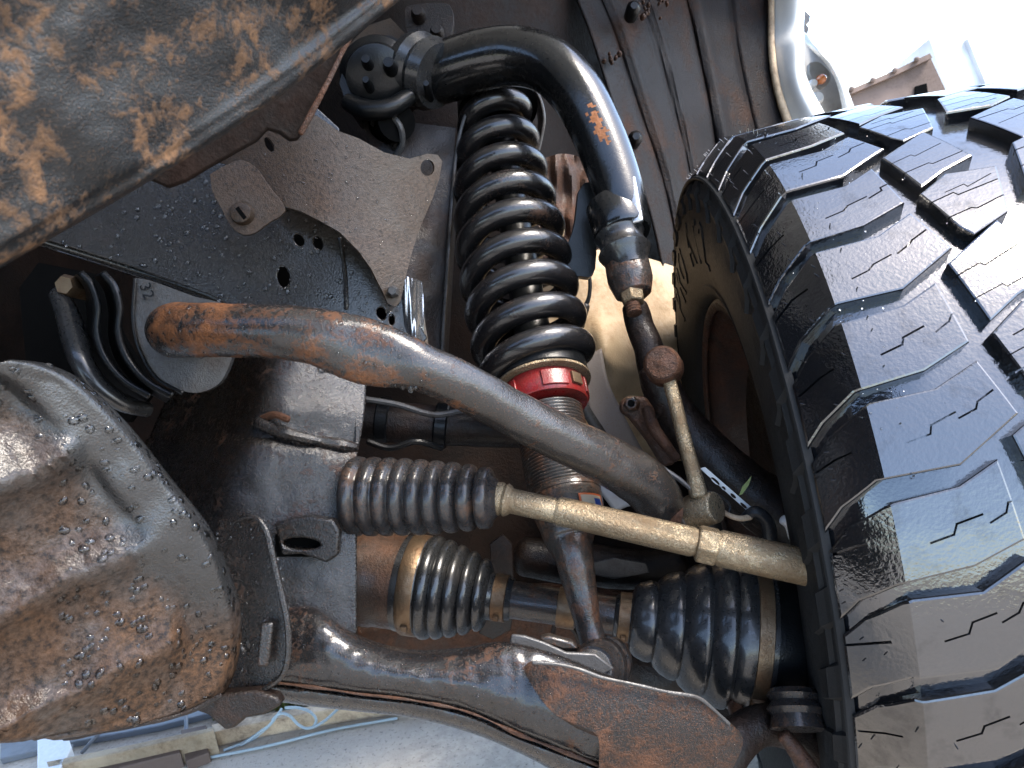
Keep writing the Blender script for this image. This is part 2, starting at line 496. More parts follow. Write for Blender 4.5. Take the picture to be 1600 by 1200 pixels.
# ------------------------------------------------------------------ car body shell round the wheel well
def lin(x, y, c0, cx, cy):
    return c0 + cx * (x - 800) / 1000 + cy * (y - 600) / 1000

# inner apron: the wall of the engine bay behind the suspension
ap = thing('inner_apron', 'dark brown dusty metal wall at the back of the wheel well behind the spring', 'car panel', P(700, 700, 1.2))
MB().surf([[(-700, -500, .95), (0, -420, .95), (500, -300, .95), (900, -300, 1.15), (1250, -300, 1.45)],
           [(-500, 0, 1.15), (100, 0, 1.1), (560, 0, 1.02), (850, 10, 1.2), (1060, 0, 1.55)],
           [(-400, 300, 1.2), (100, 300, 1.18), (560, 300, 1.12), (860, 300, 1.22), (1060, 260, 1.55)],
           [(-400, 600, 1.2), (100, 600, 1.2), (560, 600, 1.18), (860, 600, 1.2), (1075, 640, 1.3)],
           [(-400, 1010, 1.05), (100, 1015, 1.05), (560, 985, 1.1), (860, 985, 1.15), (1120, 1000, 1.1)]], 70, 70,
          lambda u, v, x, y: .012 * mnoise.noise(Vector((x / 90, y / 90, 0)))).build('panel', M['apron'], ap)
MB().add([(-1.0, -.1, .35), (-1.0, 1.7, .35), (-1.05, 1.7, CAM_H + .85), (-1.05, -.1, CAM_H + .75)], [(0, 1, 2, 3)]).build('side_light_blocker', M['apron'], ap, solid=.004)  # unseen wall, added to block sky light from the left
# stiffening pad high on the apron with its bolts
pd = MB().plate([(632, 18), (640, 8), (690, 4), (706, 14), (708, 40), (698, 62), (660, 64), (636, 50)], lambda x, y: .93, .012, smooth=40).build('rubber_pad', M['dark_rust'], ap, bevel=.003)
for q in ((655, 28), (684, 56)):
    A = P(q[0], q[1], .93); MB().lathe(A, A - fw * .02, [(0, .009), (.6, .009), (1, .006)], 12).build('bolt', M['dark_rust'], ap)
MB().plate([(545, 70), (575, 40), (610, 28), (640, 60), (680, 70), (690, 95), (640, 110), (560, 110)], lambda x, y: .965, .004).build('patch_plate', M['tan'], ap)
MB().surf([[(842, 250, 1.12), (880, 240, 1.12), (925, 250, 1.13)], [(840, 330, 1.1), (880, 330, 1.11), (930, 340, 1.12)], [(850, 420, 1.09), (885, 400, 1.1), (930, 400, 1.12)]], 24, 24,
          lambda u, v, x, y: .015 * mnoise.noise(Vector((x / 12, y / 40, 4)))).build('crumpled_flap', M['rusty'], ap)

# arch liner with pressed ribs
ln = thing('arch_liner', 'dusty grey ribbed wheel arch liner above the tyre', 'arch liner', P(1100, 300, 1.45))
def lf(u, v, x, y):
    d = 0
    for c, w, a in ((.14, .016, .012), (.20, .020, -.010), (.33, .012, .010), (.37, .010, -.008), (.52, .012, .012), (.58, .03, -.012), (.76, .02, .010)):
        d += a * exp(-((u - c + .02 * sin(v * 5)) / w) ** 2)
    return d + .006 * mnoise.noise(Vector((x / 60, y / 60, 9)))
MB().surf([[(760, -520, .80), (900, -520, .86), (1020, -520, .92), (1130, -520, .98), (1240, -520, 1.02)],
           [(820, -260, 1.06), (930, -260, 1.12), (1040, -260, 1.22), (1130, -260, 1.3), (1222, -260, 1.36)],
           [(880, -60, 1.22), (960, -60, 1.3), (1060, -60, 1.42), (1140, -60, 1.5), (1212, -60, 1.55)],
           [(925, 60, 1.22), (1000, 60, 1.32), (1085, 60, 1.44), (1150, 60, 1.51), (1211, 60, 1.55)],
           [(960, 170, 1.24), (1030, 170, 1.34), (1105, 170, 1.45), (1170, 170, 1.51), (1222, 170, 1.55)],
           [(1000, 280, 1.26), (1060, 290, 1.36), (1120, 290, 1.46), (1190, 270, 1.51), (1240, 250, 1.55)],
           [(1035, 420, 1.28), (1080, 430, 1.37), (1140, 430, 1.46), (1200, 420, 1.5), (1260, 400, 1.55)],
           [(1060, 640, 1.3), (1100, 640, 1.38), (1160, 640, 1.46), (1220, 640, 1.5), (1290, 640, 1.55)]], 110, 60, lf).build('liner_panel', M['liner'], ln, solid=.004)
for q in ((993, 215), (990, 12)):
    A = P(q[0], q[1], 1.235); MB().lathe(A + fw * .03, A - fw * .008, [(0, .012), (.8, .012), (1, .006)], 12).build('clip', M['black'], ln)
ck = MB()
for k in range(70):
    cx_, cy_, sp_ = random.choice(((1092, 285, 16), (1066, 275, 8), (1078, 250, 14), (1050, 440, 14), (1010, 15, 9), (1040, 8, 10), (955, 92, 8)))
    x = random.gauss(cx_, sp_ * .6); y = random.gauss(cy_, sp_)
    A = P(x, y, 1.235 + .0016 * max(0, x - 960) - .01); r_ = random.uniform(.0015, .005)
    ck.lathe(A + fw * r_ * 2, A - fw * r_ + RT * random.uniform(-.3, .3) * r_, [(0, r_ * .8), (.4, r_), (.75, r_ * .8), (1, r_ * .3)], 7)
co_ = ck.build('mud_clods', M['rusty'], ln, angle=60); co_['kind'] = 'stuff'
# fender
fe = thing('front_fender', 'white car fender edge with cream rusty lip beside the sky', 'fender', P(1230, 100, 1.5))
fsk = MB().surf([[(1230, -520, 1.03), (1244, -520, 1.0), (1290, -520, .98), (1330, -520, 1.05)],
           [(1212, -260, 1.38), (1226, -260, 1.35), (1262, -260, 1.32), (1290, -260, 1.4)],
           [(1204, 0, 1.56), (1214, 0, 1.53), (1250, 0, 1.5), (1258, 0, 1.6)],
           [(1205, 80, 1.56), (1215, 80, 1.53), (1250, 70, 1.5), (1256, 70, 1.6)],
           [(1213, 140, 1.56), (1225, 140, 1.53), (1252, 130, 1.5), (1259, 120, 1.6)],
           [(1232, 200, 1.56), (1245, 200, 1.53), (1284, 192, 1.5), (1292, 185, 1.6)]], 30, 40).build('fender_skin', M['white'], fe, solid=.003)
MB().tube([(1215, -260, 1.36, 5), (1205, -120, 1.47, 5), (1205, 0, 1.53, 5), (1206, 80, 1.53, 5.5), (1215, 140, 1.53, 6), (1236, 205, 1.53, 7)], 40, 10).build('fender_lip', M['lip'], fsk)
# lamp housing behind the fender
lh = thing('lamp_housing', 'white open lamp surround with amber bulb behind the fender', 'lamp', P(1290, 140, 1.75))
MB().surf([[(1252, 48, 1.9), (1262, 55, 1.86), (1268, 65, 1.9)],
           [(1262, 70, 1.85), (1282, 80, 1.8), (1290, 86, 1.9)],
           [(1290, 98, 1.83), (1303, 105, 1.78), (1310, 112, 1.9)],
           [(1308, 130, 1.82), (1318, 138, 1.77), (1326, 146, 1.9)],
           [(1318, 175, 1.82), (1330, 180, 1.77), (1340, 185, 1.9)]], 16, 40).build('outer_rim', M['white'], lh, solid=.003)
MB().surf([[(1245, 60, 1.95), (1262, 66, 1.95), (1285, 90, 1.93)],
           [(1250, 110, 1.92), (1275, 120, 1.95), (1310, 120, 1.92)],
           [(1262, 190, 1.92), (1290, 190, 1.95), (1335, 190, 1.92)]], 16, 20).build('reflector_pan', M['lampgrey'], lh)
bhd = MB().plate([(1265, 98), (1280, 97), (1296, 112), (1297, 125), (1288, 136), (1276, 128), (1266, 116)], lambda x, y: 1.89, .02, smooth=40).build('bulb_holder', M['lampgrey'], lh, bevel=.004)
A = P(1285, 122, 1.88)
MB().lathe(A + fw * .02, A - fw * .012, [(0, .012), (.5, .0125), (.8, .009), (.97, .003)], 18).build('amber_bulb', M['amber'], bhd)
for q in ((1270, 131, 7), (1277, 153, 10)):
    A = P(q[0], q[1], 1.89); MB().lathe(A + fw * .02, A - fw * .01, [(0, px(q[2], 1.89)), (.7, px(q[2], 1.89)), (1, px(q[2] * .7, 1.89))], 18).build('lamp_socket', M['pale'], lh)
MB().plate([(1250, 18), (1258, 17), (1266, 25), (1265, 33), (1258, 36), (1264, 44), (1260, 60), (1250, 50)], lambda x, y: 2.0, .02).build('mirror_stub', M['bracket_grey'], lh)

# unseen hood sheet, added over the wheel well to block sun and sky
hd = MB()
hd.surf([[(0, 0, 1)] * 2] * 2, 2, 2); hd = MB()
hz = CAM_H + .80
hv = [(-1.9, .25, hz - .16), (-.6, .2, hz - .1), (.30, .35, hz - .14), (-1.9, 1.0, hz), (-.6, 1.0, hz + .06), (.42, 1.0, hz - .06), (-1.9, 2.3, hz + .05), (-.6, 2.3, hz + .1), (.46, 2.3, hz)]
hd.add(hv, [(0, 1, 4, 3), (1, 2, 5, 4), (3, 4, 7, 6), (4, 5, 8, 7)])
ho = hd.build('sun_blocking_hood', M['white'], solid=.004)
tag(ho, 'unseen white hood sheet added overhead to block sun and sky', 'hood')

# rear lower shelf behind the drive shaft
rs = thing('rear_arm', 'brown rusty steel arm in the dark behind the drive shaft', 'suspension arm', P(800, 970, .9))
MB().tube([(520, 1000, .86, 40), (640, 985, .88, 42), (760, 962, .9, 44), (880, 960, .92, 46), (1040, 985, .94, 46), (1100, 1030, .95, 44)], 40, 20, rough=.002).build('arm_tube', M['rusty'], rs)
MB().surf([[(540, 960, .97), (800, 955, .97), (1000, 960, .97), (1180, 980, .97)], [(540, 1040, .93), (800, 1040, .93), (1000, 1062, .93), (1180, 1075, .93)], [(540, 1075, .95), (800, 1085, .95), (1000, 1108, .95), (1180, 1140, .95)]], 30, 16,
          lambda u, v, x, y: .006 * mnoise.noise(Vector((x / 40, y / 40, 3)))).build('pressed_tray', M['dark_rust'], rs, solid=.004)
MB().plate([(765, 850), (785, 835), (800, 850), (806, 940), (798, 985), (770, 1000), (748, 990), (770, 950)], lambda x, y: .84, .006).build('web', M['dark_rust'], rs, bevel=.001)
MB().tube([(862, 1002, .84, 4), (868, 975, .84, 4), (885, 972, .84, 4), (900, 990, .84, 4), (905, 1004, .84, 4)], 24, 8).build('ring', M['dark_rust'], rs)
MB().tube([(820, 870, 1.0, 30), (900, 880, 1.0, 34), (1000, 890, 1.0, 30), (1060, 880, 1.0, 26)], 24, 16).build('cross_tube', M['dark_rust'], rs)
MB().plate([(920, 880), (960, 872), (1010, 880), (1015, 895), (960, 905), (925, 898)], lambda x, y: .96, .004).build('cast_lug', M['bracket_grey'], rs, bevel=.001)

# cream body panel glimpsed behind the knuckle
cp = thing('floor_panel', 'cream muddy body panel behind the steering knuckle', 'car panel', P(960, 560, 1.18))
MB().surf([[(820, 400, 1.17), (880, 400, 1.17), (940, 390, 1.2), (1000, 400, 1.25), (1065, 420, 1.3)],
           [(850, 480, 1.15), (900, 480, 1.15), (950, 480, 1.16), (1000, 490, 1.2), (1065, 490, 1.26)],
           [(850, 560, 1.15), (910, 560, 1.14), (950, 550, 1.11), (1000, 580, 1.16), (1065, 570, 1.24)],
           [(860, 640, 1.15), (920, 640, 1.15), (960, 640, 1.15), (1010, 640, 1.2), (1065, 650, 1.24)],
           [(880, 720, 1.15), (940, 720, 1.15), (980, 720, 1.16), (1020, 720, 1.2), (1065, 720, 1.24)]], 40, 40,
          lambda u, v, x, y: .006 * mnoise.noise(Vector((x / 25, y / 25, 2)))).build('panel', M['cream'], cp)
MB().surf([[(905, 560, 1.08), (940, 545, 1.08)], [(915, 620, 1.06), (952, 600, 1.06)], [(930, 670, 1.04), (978, 655, 1.04)], [(950, 720, 1.03), (1010, 715, 1.03)]], 8, 24).build('dust_shield', M['grey_shield'], cp, solid=.003)

# ================================================================== FRONT STRUCTURE OF THE VEHICLE
# bumper beam across the top left corner, close to the lens
bb = thing('bumper_beam', 'out-of-focus blue-black bumper skid covered in dried orange mud, top corner', 'bumper', P(250, 200, .33))
def bf(u, v, x, y):
    return .004 * mnoise.noise(Vector((x / 120, y / 120, 3))) + .0007 * mnoise.noise(Vector((x / 35, y / 35, 5)))
MB().surf([[(-900, -160, .16), (-260, -160, .20), (-20, -170, .22), (250, -180, .25), (480, -180, .29), (760, -190, .34)],
           [(-900, 260, .165), (-260, 120, .21), (-20, 60, .23), (200, 10, .26), (420, -40, .30), (700, -120, .35)],
           [(-900, 850, .18), (-260, 480, .225), (-20, 350, .245), (190, 230, .275), (390, 110, .315), (590, -20, .36)],
           [(-900, 920, .187), (-260, 545, .232), (-15, 402, .252), (205, 272, .283), (410, 142, .323), (610, -12, .368)],
           [(-900, 950, .199), (-260, 572, .244), (-10, 424, .264), (228, 286, .295), (424, 160, .335), (624, 0, .38)],
           [(-890, 940, .245), (-250, 560, .29), (0, 412, .31), (226, 280, .34), (416, 158, .375), (620, 0, .42)]], 130, 90, bf).build('beam_skin', M['bumper'], bb, angle=80)
fv = []; ff = []
for i in range(9):
    x = -1.3 + 1.34 * i / 8
    for (y_, z_) in ((.12, .22), (.0, .21), (-.12, .21), (-.22, .23), (-.28, .28), (-.30, .36), (-.29, .46), (-.25, .56), (-.15, .66)):
        fv.append((x, y_, CAM_H + z_ - .02 * x))
for i in range(8):
    for j in range(8): ff.append((i * 9 + j, i * 9 + j + 1, (i + 1) * 9 + j + 1, (i + 1) * 9 + j))
MB().add(fv, ff).build('overhead_sky_blocker', M['black'], bb, solid=.005)  # unseen panel added above the camera to keep sky light off the left
ifl = MB().plate([(190, 260), (228, 276), (262, 292), (290, 282), (330, 258), (402, 218), (418, 200), (436, 206), (452, 218), (466, 216), (474, 204), (500, 150), (520, 110), (540, 64), (580, 10), (500, 0), (300, 120)],
           lambda x, y: .40 + .00012 * (x - 300), .005).build('inner_flange', M['bumper_in'], bb, bevel=.001)
MB().tube([(470, 208, .418, 4), (500, 152, .42, 4), (522, 108, .424, 4), (545, 62, .427, 4), (570, 25, .43, 4)], 24, 8, rough=.0006).build('flange_edge', M['rusty'], ifl)

# frame rail
fr = thing('frame_rail', 'black frame rail side dotted with rain drops, with drain holes', 'frame rail', P(400, 480, .75))
rd = lambda x, y: .70 + .00013 * x
rl = MB().plate([(-60, 340), (-900, 112), (-900, -100), (-60, 120), (380, 60), (530, 200), (540, 372), (560, 392), (600, 432), (640, 480), (668, 528), (640, 560), (540, 540), (400, 500), (330, 462), (210, 418), (90, 380)], rd, .004,
                holes=[(443, 433, 9.5, 17, -.15), (467, 375, 7, 10, -.6), (497, 380, 7, 11, -.3), (596, 490, 7, 10, -.4), (420, 226, 7, 14, -.3), (612, 500, 4, 8, 0)]).build('rail_side', M['rail'], fr, bevel=.0012)
MB().surf([[(-900, 112, .585), (-60, 338, .699), (90, 378, .719), (210, 416, .735), (330, 460, .75), (400, 498, .76), (540, 538, .78), (640, 558, .79)],
           [(-900, 120, .586), (-60, 346, .7), (90, 388, .72), (210, 426, .736), (330, 470, .752), (400, 507, .762), (540, 546, .782), (640, 566, .792)],
           [(-900, 126, .598), (-60, 352, .712), (90, 394, .732), (210, 433, .748), (330, 477, .764), (400, 512, .775), (540, 550, .795), (640, 570, .805)],
           [(-900, 126, .75), (-60, 345, .86), (90, 390, .86), (210, 430, .87), (330, 474, .88), (400, 510, .89), (540, 545, .9), (640, 560, .91)]], 60, 24).build('rail_bottom', M['rail'], fr)
MB().plate([(300, 300), (700, 300), (690, 560), (360, 490)], lambda x, y: .82 + .00013 * x, .004).build('rail_shade_backing', M['void'], fr)  # black backing paints the dark interior behind the drain holes
MB().tube([(531, 372, .768, 3.4), (536, 400, .768, 3.4), (540, 440, .769, 3.4), (541, 482, .769, 3.4)], 20, 8, rough=.0004).build('weld_seam', M['rail'], fr)
# end box of the rail, wet and streaked
MB().surf([[(600, 420, .80), (630, 430, .775), (660, 440, .80)], [(612, 480, .80), (640, 490, .775), (664, 500, .80)], [(625, 540, .80), (650, 545, .775), (672, 550, .80)]], 60, 30,
          lambda u, v, x, y: .004 * mnoise.noise(Vector((x / 5, y / 70, 2)))).build('rail_end', M['steel'], fr)
droplets(fr, rl, 2600, .0004, .0032, lambda X, Y: Y > 240)

# dusty shield plate bolted to the rail
ts = thing('splash_shield', 'dusty brown shaped metal shield bolted over the rail', 'shield', P(560, 330, .7))
td = lambda x, y: .675 + .0002 * (x - 330) + .00005 * (y - 300) + .0000010 * (x - 520) ** 2 - .012 * exp(-((y - 470) / 110) ** 2) + .0015 * mnoise.noise(Vector((x / 50, y / 50, 1)))
tp = MB().plate([(335, 250), (420, 200), (480, 172), (500, 184), (530, 205), (560, 216), (600, 238), (640, 248), (668, 240), (684, 242), (691, 252), (686, 280), (676, 310), (658, 352), (645, 390), (632, 440), (626, 470), (618, 480), (606, 474), (598, 456), (580, 420), (560, 392),
                 (530, 362), (500, 345), (470, 330), (442, 322), (425, 300), (400, 270), (370, 262)], td, .003, holes=[(668, 262, 11, 13, 0), (613, 455, 4, 8, .2), (421, 226, 6, 13, -.5)], sub=3).build('shield_plate', M['tan'], ts, angle=50)
MB().plate([(328, 272), (345, 262), (375, 250), (400, 262), (420, 290), (444, 322), (440, 336), (420, 348), (398, 364), (378, 366), (360, 352), (346, 326), (332, 300)], lambda x, y: .655 + .0001 * (x - 330), .004, smooth=60).build('mount_tab', M['tan'], ts, bevel=.002)
A = P(376, 332, .655)
cl = MB().lathe(A + fw * .01, A - fw * .002, [(0, .0105), (.7, .0103), (.95, .009), (1, .007)], 20).build('bolt', M['tan'], ts)
A2 = P(377, 333, .6535); MB().box(A2, (RT * .6 - UP * .8) * .006, (RT * .8 + UP * .6) * .0018, fw * .001).build('slot', M['void'], cl, smooth=False)  # black bar on the head stands in for the slot's shaded recess
A = P(614, 455, .729); MB().lathe(A + fw * .01, A - fw * .005, [(0, .006), (.8, .006), (1, .004)], 6).build('bolt', M['bracket_grey'], ts)
droplets(ts, tp, 1000, .0003, .0014)

# shock tower hoop round the spring top
st = thing('shock_tower', 'dark brown hoop shaped shock tower around the spring top with thin bright edge', 'shock tower', P(770, 300, .95))
left = [(690, 560, .83), (694, 490, .83), (700, 400, .84), (707, 300, .85), (716, 220, .86), (736, 160, .87), (768, 124, .88), (806, 122, .89), (838, 144, .90), (850, 180, .90), (846, 215, .90), (840, 240, .90)]
rows = []
rows.append(left)
rows.append([(x + (770 - x) * .06 - 2, y + 2, d + .05) for x, y, d in left])
rows.append([(x + (770 - x) * .10, y + 6, d + .16) for x, y, d in left])
hoop = MB().surf(rows, 70, 12).build('hoop', M['dark_rust'], st, solid=.004)
MB().tube([(x, y, d - .001, 2.6) for x, y, d in left], 60, 8, rough=.0003).build('hoop_edge', M['bracket_grey'], hoop)
MB().surf([[(560, 170, .86), (640, 190, .86), (712, 200, .865)], [(600, 300, .84), (650, 300, .845), (706, 300, .855)], [(630, 420, .82), (660, 420, .83), (700, 420, .845)], [(640, 560, .82), (664, 560, .825), (694, 560, .835)]], 20, 30,
          lambda u, v, x, y: .003 * mnoise.noise(Vector((x / 30, y / 30, 6)))).build('side_plate', M['dark_rust'], st)
MB().lathe(P(760, 100, .95), P(778, 175, .91), [(0, .04), (.6, .046), (1, .05)], 30).build('top_mount', M['black'], st)
for q in ((742, 463), (748, 512)):
    A = P(q[0], q[1], .84); MB().lathe(A + fw * .01, A - fw * .012, [(0, .008), (.8, .008), (1, .005)], 12).build('stud', M['black'], st)

# pivot bracket of the upper arm
pb = thing('pivot_bracket', 'black bolted pivot bracket at the inner end of the upper arm', 'bracket', P(590, 130, .86))
MB().plate([(530, 130), (540, 92), (552, 66), (570, 72), (590, 58), (612, 56), (632, 72), (640, 92), (644, 130), (628, 160), (590, 178), (550, 176)], lambda x, y: .84, .05, smooth=60).build('housing', M['black'], pb, bevel=.006)
MB().lathe(P(592, 118, .87), P(588, 120, .825), [(0, .044), (.5, .043), (.62, .036), (.9, .034), (1, .020)], 30).build('housing_cover', M['black'], pb)
MB().tube([(545, 160, .83, 14), (575, 172, .82, 16), (610, 168, .82, 15), (640, 150, .83, 13)], 24, 12).build('rib', M['black'], pb)
MB().lathe(P(640, 105, .86), P(685, 120, .84), [(0, .038), (.3, .042), (.5, .036), (.7, .041), (1, .036)], 26).build('bushing', M['rubber'], pb)
for q in ((610, 105, 11), (575, 132, 7), (668, 138, 6), (575, 100, 9)):
    A = P(q[0], q[1], .818); MB().lathe(A + fw * .03, A - fw * .014, [(0, px(q[2], .84)), (.75, px(q[2], .84)), (1, px(q[2] * .7, .84))], 12).build('bolt_head', M['black'], pb)
MB().tube([(585, 190, .84, 8), (600, 200, .84, 9), (612, 206, .84, 9), (620, 222, .85, 9), (612, 240, .86, 9)], 20, 10).build('hose_loop', M['rubber'], pb)
MB().tube([(612, 180, .83, 5), (626, 200, .83, 5), (628, 225, .84, 5), (618, 245, .85, 5)], 20, 8).build('clip_ring', M['bracket_grey'], pb)
MB().lathe(P(600, 200, .87), P(620, 190, .83), [(0, .02), (1, .022)], 20).build('grommet', M['void'], pb)

# sway bar clamp on the rail, dark at the left
sb = thing('sway_bar_bracket', 'black and grey folded bracket clamping the sway bar to the rail', 'bracket', P(240, 560, .64))
MB().plate([(212, 434), (240, 440), (300, 462), (360, 480), (372, 520), (362, 560), (345, 596), (318, 612), (290, 612), (255, 596), (228, 565), (212, 528), (208, 490)], lambda x, y: .60 + .0001 * (x - 212), .012, smooth=80).build('clamp_plate', M['bracket_grey'], sb, bevel=.002)
MB().tube([(211, 436, .598, 3), (208, 500, .598, 3), (218, 546, .598, 3), (244, 590, .60, 3), (285, 614, .602, 3)], 40, 8).build('clamp_rim', M['black'], sb)
for off, dd in ((0, 0), (-34, .012)):
    MB().surf([[(160 + off, 425, .60 + dd), (178 + off, 446, .60 + dd), (188 + off, 480, .60 + dd), (186 + off, 520, .60 + dd), (200 + off, 560, .60 + dd), (230 + off, 595, .60 + dd), (270 + off, 618, .60 + dd)],
               [(150 + off, 430, .68 + dd), (166 + off, 452, .68 + dd), (174 + off, 486, .68 + dd), (174 + off, 526, .68 + dd), (188 + off, 566, .68 + dd), (220 + off, 602, .68 + dd), (262 + off, 626, .68 + dd)]], 50, 6).build('folded_lip', M['black'], sb, solid=.005)
MB().tube([(92, 460, .66, 14), (105, 490, .65, 17), (118, 530, .64, 20), (128, 565, .63, 18), (150, 600, .63, 15), (190, 630, .64, 13), (230, 640, .66, 12)], 40, 14).build('rubber_strap', M['rubber'], sb)
MB().plate([(60, 410), (160, 430), (186, 520), (240, 610), (200, 660), (120, 650), (40, 560), (30, 450)], lambda x, y: .72, .01).build('bracket_shade_sheet', M['void'], sb)  # flat black sheet stands in for deep shade behind the bracket
A = P(112, 448, .66); MB().lathe(A + fw * .02, A - fw * .012, [(0, .011), (.8, .011), (1, .008)], 6).build('bolt_head', M['clampm'], sb)
# stamped digits on the clamp plate
def stamp(txt, at_, size, xdir, ydir, mat, parent, name, depth=.0004):
    cu = bpy.data.curves.new(name, 'FONT'); cu.body = txt; cu.size = 1; cu.extrude = 0
    cu.align_x = 'CENTER'; cu.align_y = 'CENTER'; cu.resolution_u = 2
    ob = bpy.data.objects.new(name, cu); COL.objects.link(ob)
    bpy.context.view_layer.update()
    me = bpy.data.meshes.new_from_object(ob)
    bpy.data.objects.remove(ob); bpy.data.curves.remove(cu)
    z = xdir.cross(ydir)
    mb = MB(); nv = len(me.vertices)
    base = [at_ + xdir * v.co.x * size + ydir * v.co.y * size for v in me.vertices]
    mb.add(base, [tuple(p.vertices) for p in me.polygons])
    o = mb.build(name, mat, parent, smooth=False, solid=depth)
    return o
stamp('32', P(229, 455, .5993), px(26, .6), (RT * .35 - UP * .94), (RT * .94 + UP * .35), M['black'], sb, 'stamped_number')

# crossmember tower
cm = thing('crossmember', 'black rusty box crossmember with weld seam behind the rubber boots', 'crossmember', P(430, 1000, .64))
xo = MB().surf([[(300, 545, .74), (375, 548, .70), (435, 550, .655), (500, 560, .66), (572, 575, .68)],
           [(270, 610, .74), (350, 620, .69), (415, 625, .64), (490, 635, .645), (568, 650, .66)],
           [(240, 678, .74), (325, 678, .68), (400, 680, .632), (480, 688, .637), (560, 700, .652)],
           [(230, 700, .735), (312, 705, .672), (388, 705, .622), (475, 710, .627), (557, 720, .64)],
           [(225, 780, .72), (290, 785, .66), (358, 790, .613), (460, 795, .618), (557, 800, .63)],
           [(230, 900, .72), (290, 900, .65), (360, 900, .608), (460, 900, .608), (557, 900, .62)],
           [(240, 1040, .72), (300, 1040, .65), (370, 1040, .6), (460, 1040, .6), (557, 1040, .61)]], 90, 110,
          lambda u, v, x, y: .0009 * mnoise.noise(Vector((x / 30, y / 30, 1))) + .0003 * mnoise.noise(Vector((x / 7, y / 7, 1)))).build('tower', M['xmember'], cm, solid=.006)
MB().surf([[(557, 575, .672), (562, 600, .9)], [(556, 720, .64), (560, 720, .9)], [(557, 900, .62), (560, 900, .9)], [(557, 1040, .61), (560, 1040, .9)]], 8, 20).build('side_wall', M['xmember'], cm)
wbd = MB().tube([(402, 660, .629, 9), (440, 676, .624, 10), (480, 686, .628, 9), (520, 694, .636, 9), (556, 700, .644, 8)], 40, 10, rough=.003).build('weld_bead', M['xmember'], cm)
MB().plate([(428, 818), (450, 812), (480, 806), (520, 812), (530, 830), (528, 868), (510, 880), (488, 872), (470, 866), (440, 868)], lambda x, y: .592, .012, holes=[(470, 850, 30, 9, .05)]).build('slotted_tab', M['xmember'], cm, bevel=.002)
MB().plate([(430, 835), (520, 835), (520, 870), (430, 870)], lambda x, y: .603, .002).build('slot_shade', M['void'], cm)  # black sheet paints the shade inside the slot
MB().tube([(408, 655, .63, 5), (430, 648, .622, 5), (450, 655, .62, 5)], 14, 8, rough=.001).build('weld_blob', M['rusty'], wbd)
droplets(cm, xo, 3000, .0003, .0015)

# skid plate at the lower left, close to the lens
sk = thing('skid_plate', 'mud streaked dented skid plate with a wet blue-grey rim at lower corner', 'skid plate', P(200, 1150, .42))
Bd = [(30, 566), (75, 573), (130, 600), (200, 668), (262, 745), (322, 822), (355, 890), (372, 950), (373, 1010), (350, 1078), (290, 1112), (200, 1134), (100, 1152)]
bs = catmull(Bd, 90)
def skid(us, d_edge):
    pass
LFT = catmull([(-640, 560), (-640, 620), (-640, 700), (-640, 780), (-640, 850), (-640, 920), (-640, 985), (-640, 1040), (-640, 1090), (-640, 1130), (-640, 1160), (-640, 1180), (-640, 1190)], 90)
def sk_pt(u, j):
    x = LFT[j][0] + (bs[j][0] - LFT[j][0]) * u; y = LFT[j][1] + (bs[j][1] - LFT[j][1]) * u
    return x, y
def sk_depth(u, j, x, y):
    # distance to the rim in pixels
    e = sqrt((bs[j][0] - x) ** 2 + (bs[j][1] - y) ** 2)
    d = .385 + .115 * max(0, min(1, (x + 140) / 500)) + .00003 * (y - 800)
    top = max(0, min(1, (1010 - y) / 160))
    band = 1 / (1 + exp((e - 95) / 7))
    d += -.016 * band * top
    d += .020 * exp(-(e / 9) ** 2)
    q = (y - 800) * .89 + (x - 100) * .45 + 12 * mnoise.noise(Vector((x / 110, y / 110, 4)))
    fade = (1 - band) 
    for c_, w_, a_ in ((-78, 30, -.022), (105, 34, -.017), (262, 34, -.018)):
        d += a_ * exp(-(sqrt((q - c_) ** 2 + 30) / (w_ if q > c_ else w_ * 2.2))) * fade * (1 if c_ > 0 or x < 130 else exp(-(x - 130) / 30))
    d += .003 * mnoise.noise(Vector((x / 70, y / 70, 8))) + .0006 * mnoise.noise(Vector((x / 14, y / 14, 8)))
    return d
def sk_build(ulo, uhi, nu):
    mb = MB(); vv = []; ff = []
    for j in range(90):
        for i in range(nu):
            u = ulo + (uhi - ulo) * i / (nu - 1)
            x, y = sk_pt(u, j); vv.append(P(x, y, sk_depth(u, j, x, y)))
    for j in range(89):
        for i in range(nu - 1):
            ff.append((j * nu + i, j * nu + i + 1, (j + 1) * nu + i + 1, (j + 1) * nu + i))
    return mb.add(vv, ff)
so_ = sk_build(0, 1, 230).build('plate', M['skid'], sk, solid=.003, angle=80)
ca_ = so_.data.attributes.new('mud', 'FLOAT', 'POINT')
for j in range(90):
    for i in range(230):
        x, y = sk_pt(i / 229, j); e_ = sqrt((bs[j][0] - x) ** 2 + (bs[j][1] - y) ** 2)
        band_ = 1 / (1 + exp((e_ - 105) / 16)) * max(0, min(1, (1000 - y) / 150))
        ca_.data[j * 230 + i].value = 1 - .95 * band_
droplets(sk, so_, 2400, .0004, .0036, lambda X, Y: X > 90 or Y < 700)
MB().plate([(300, 1095), (345, 1085), (400, 1080), (432, 1090), (440, 1102), (412, 1118), (385, 1122), (366, 1138), (352, 1142), (340, 1132), (325, 1118), (308, 1112)], lambda x, y: .52, .012).build('torn_tab', M['dark_rust'], sk, bevel=.002)
MB().tube([(100, 1153, .46, 4), (200, 1136, .475, 4), (290, 1114, .49, 4), (345, 1086, .50, 4)], 30, 8, rough=.0012).build('lower_edge', M['dark_rust'], sk)

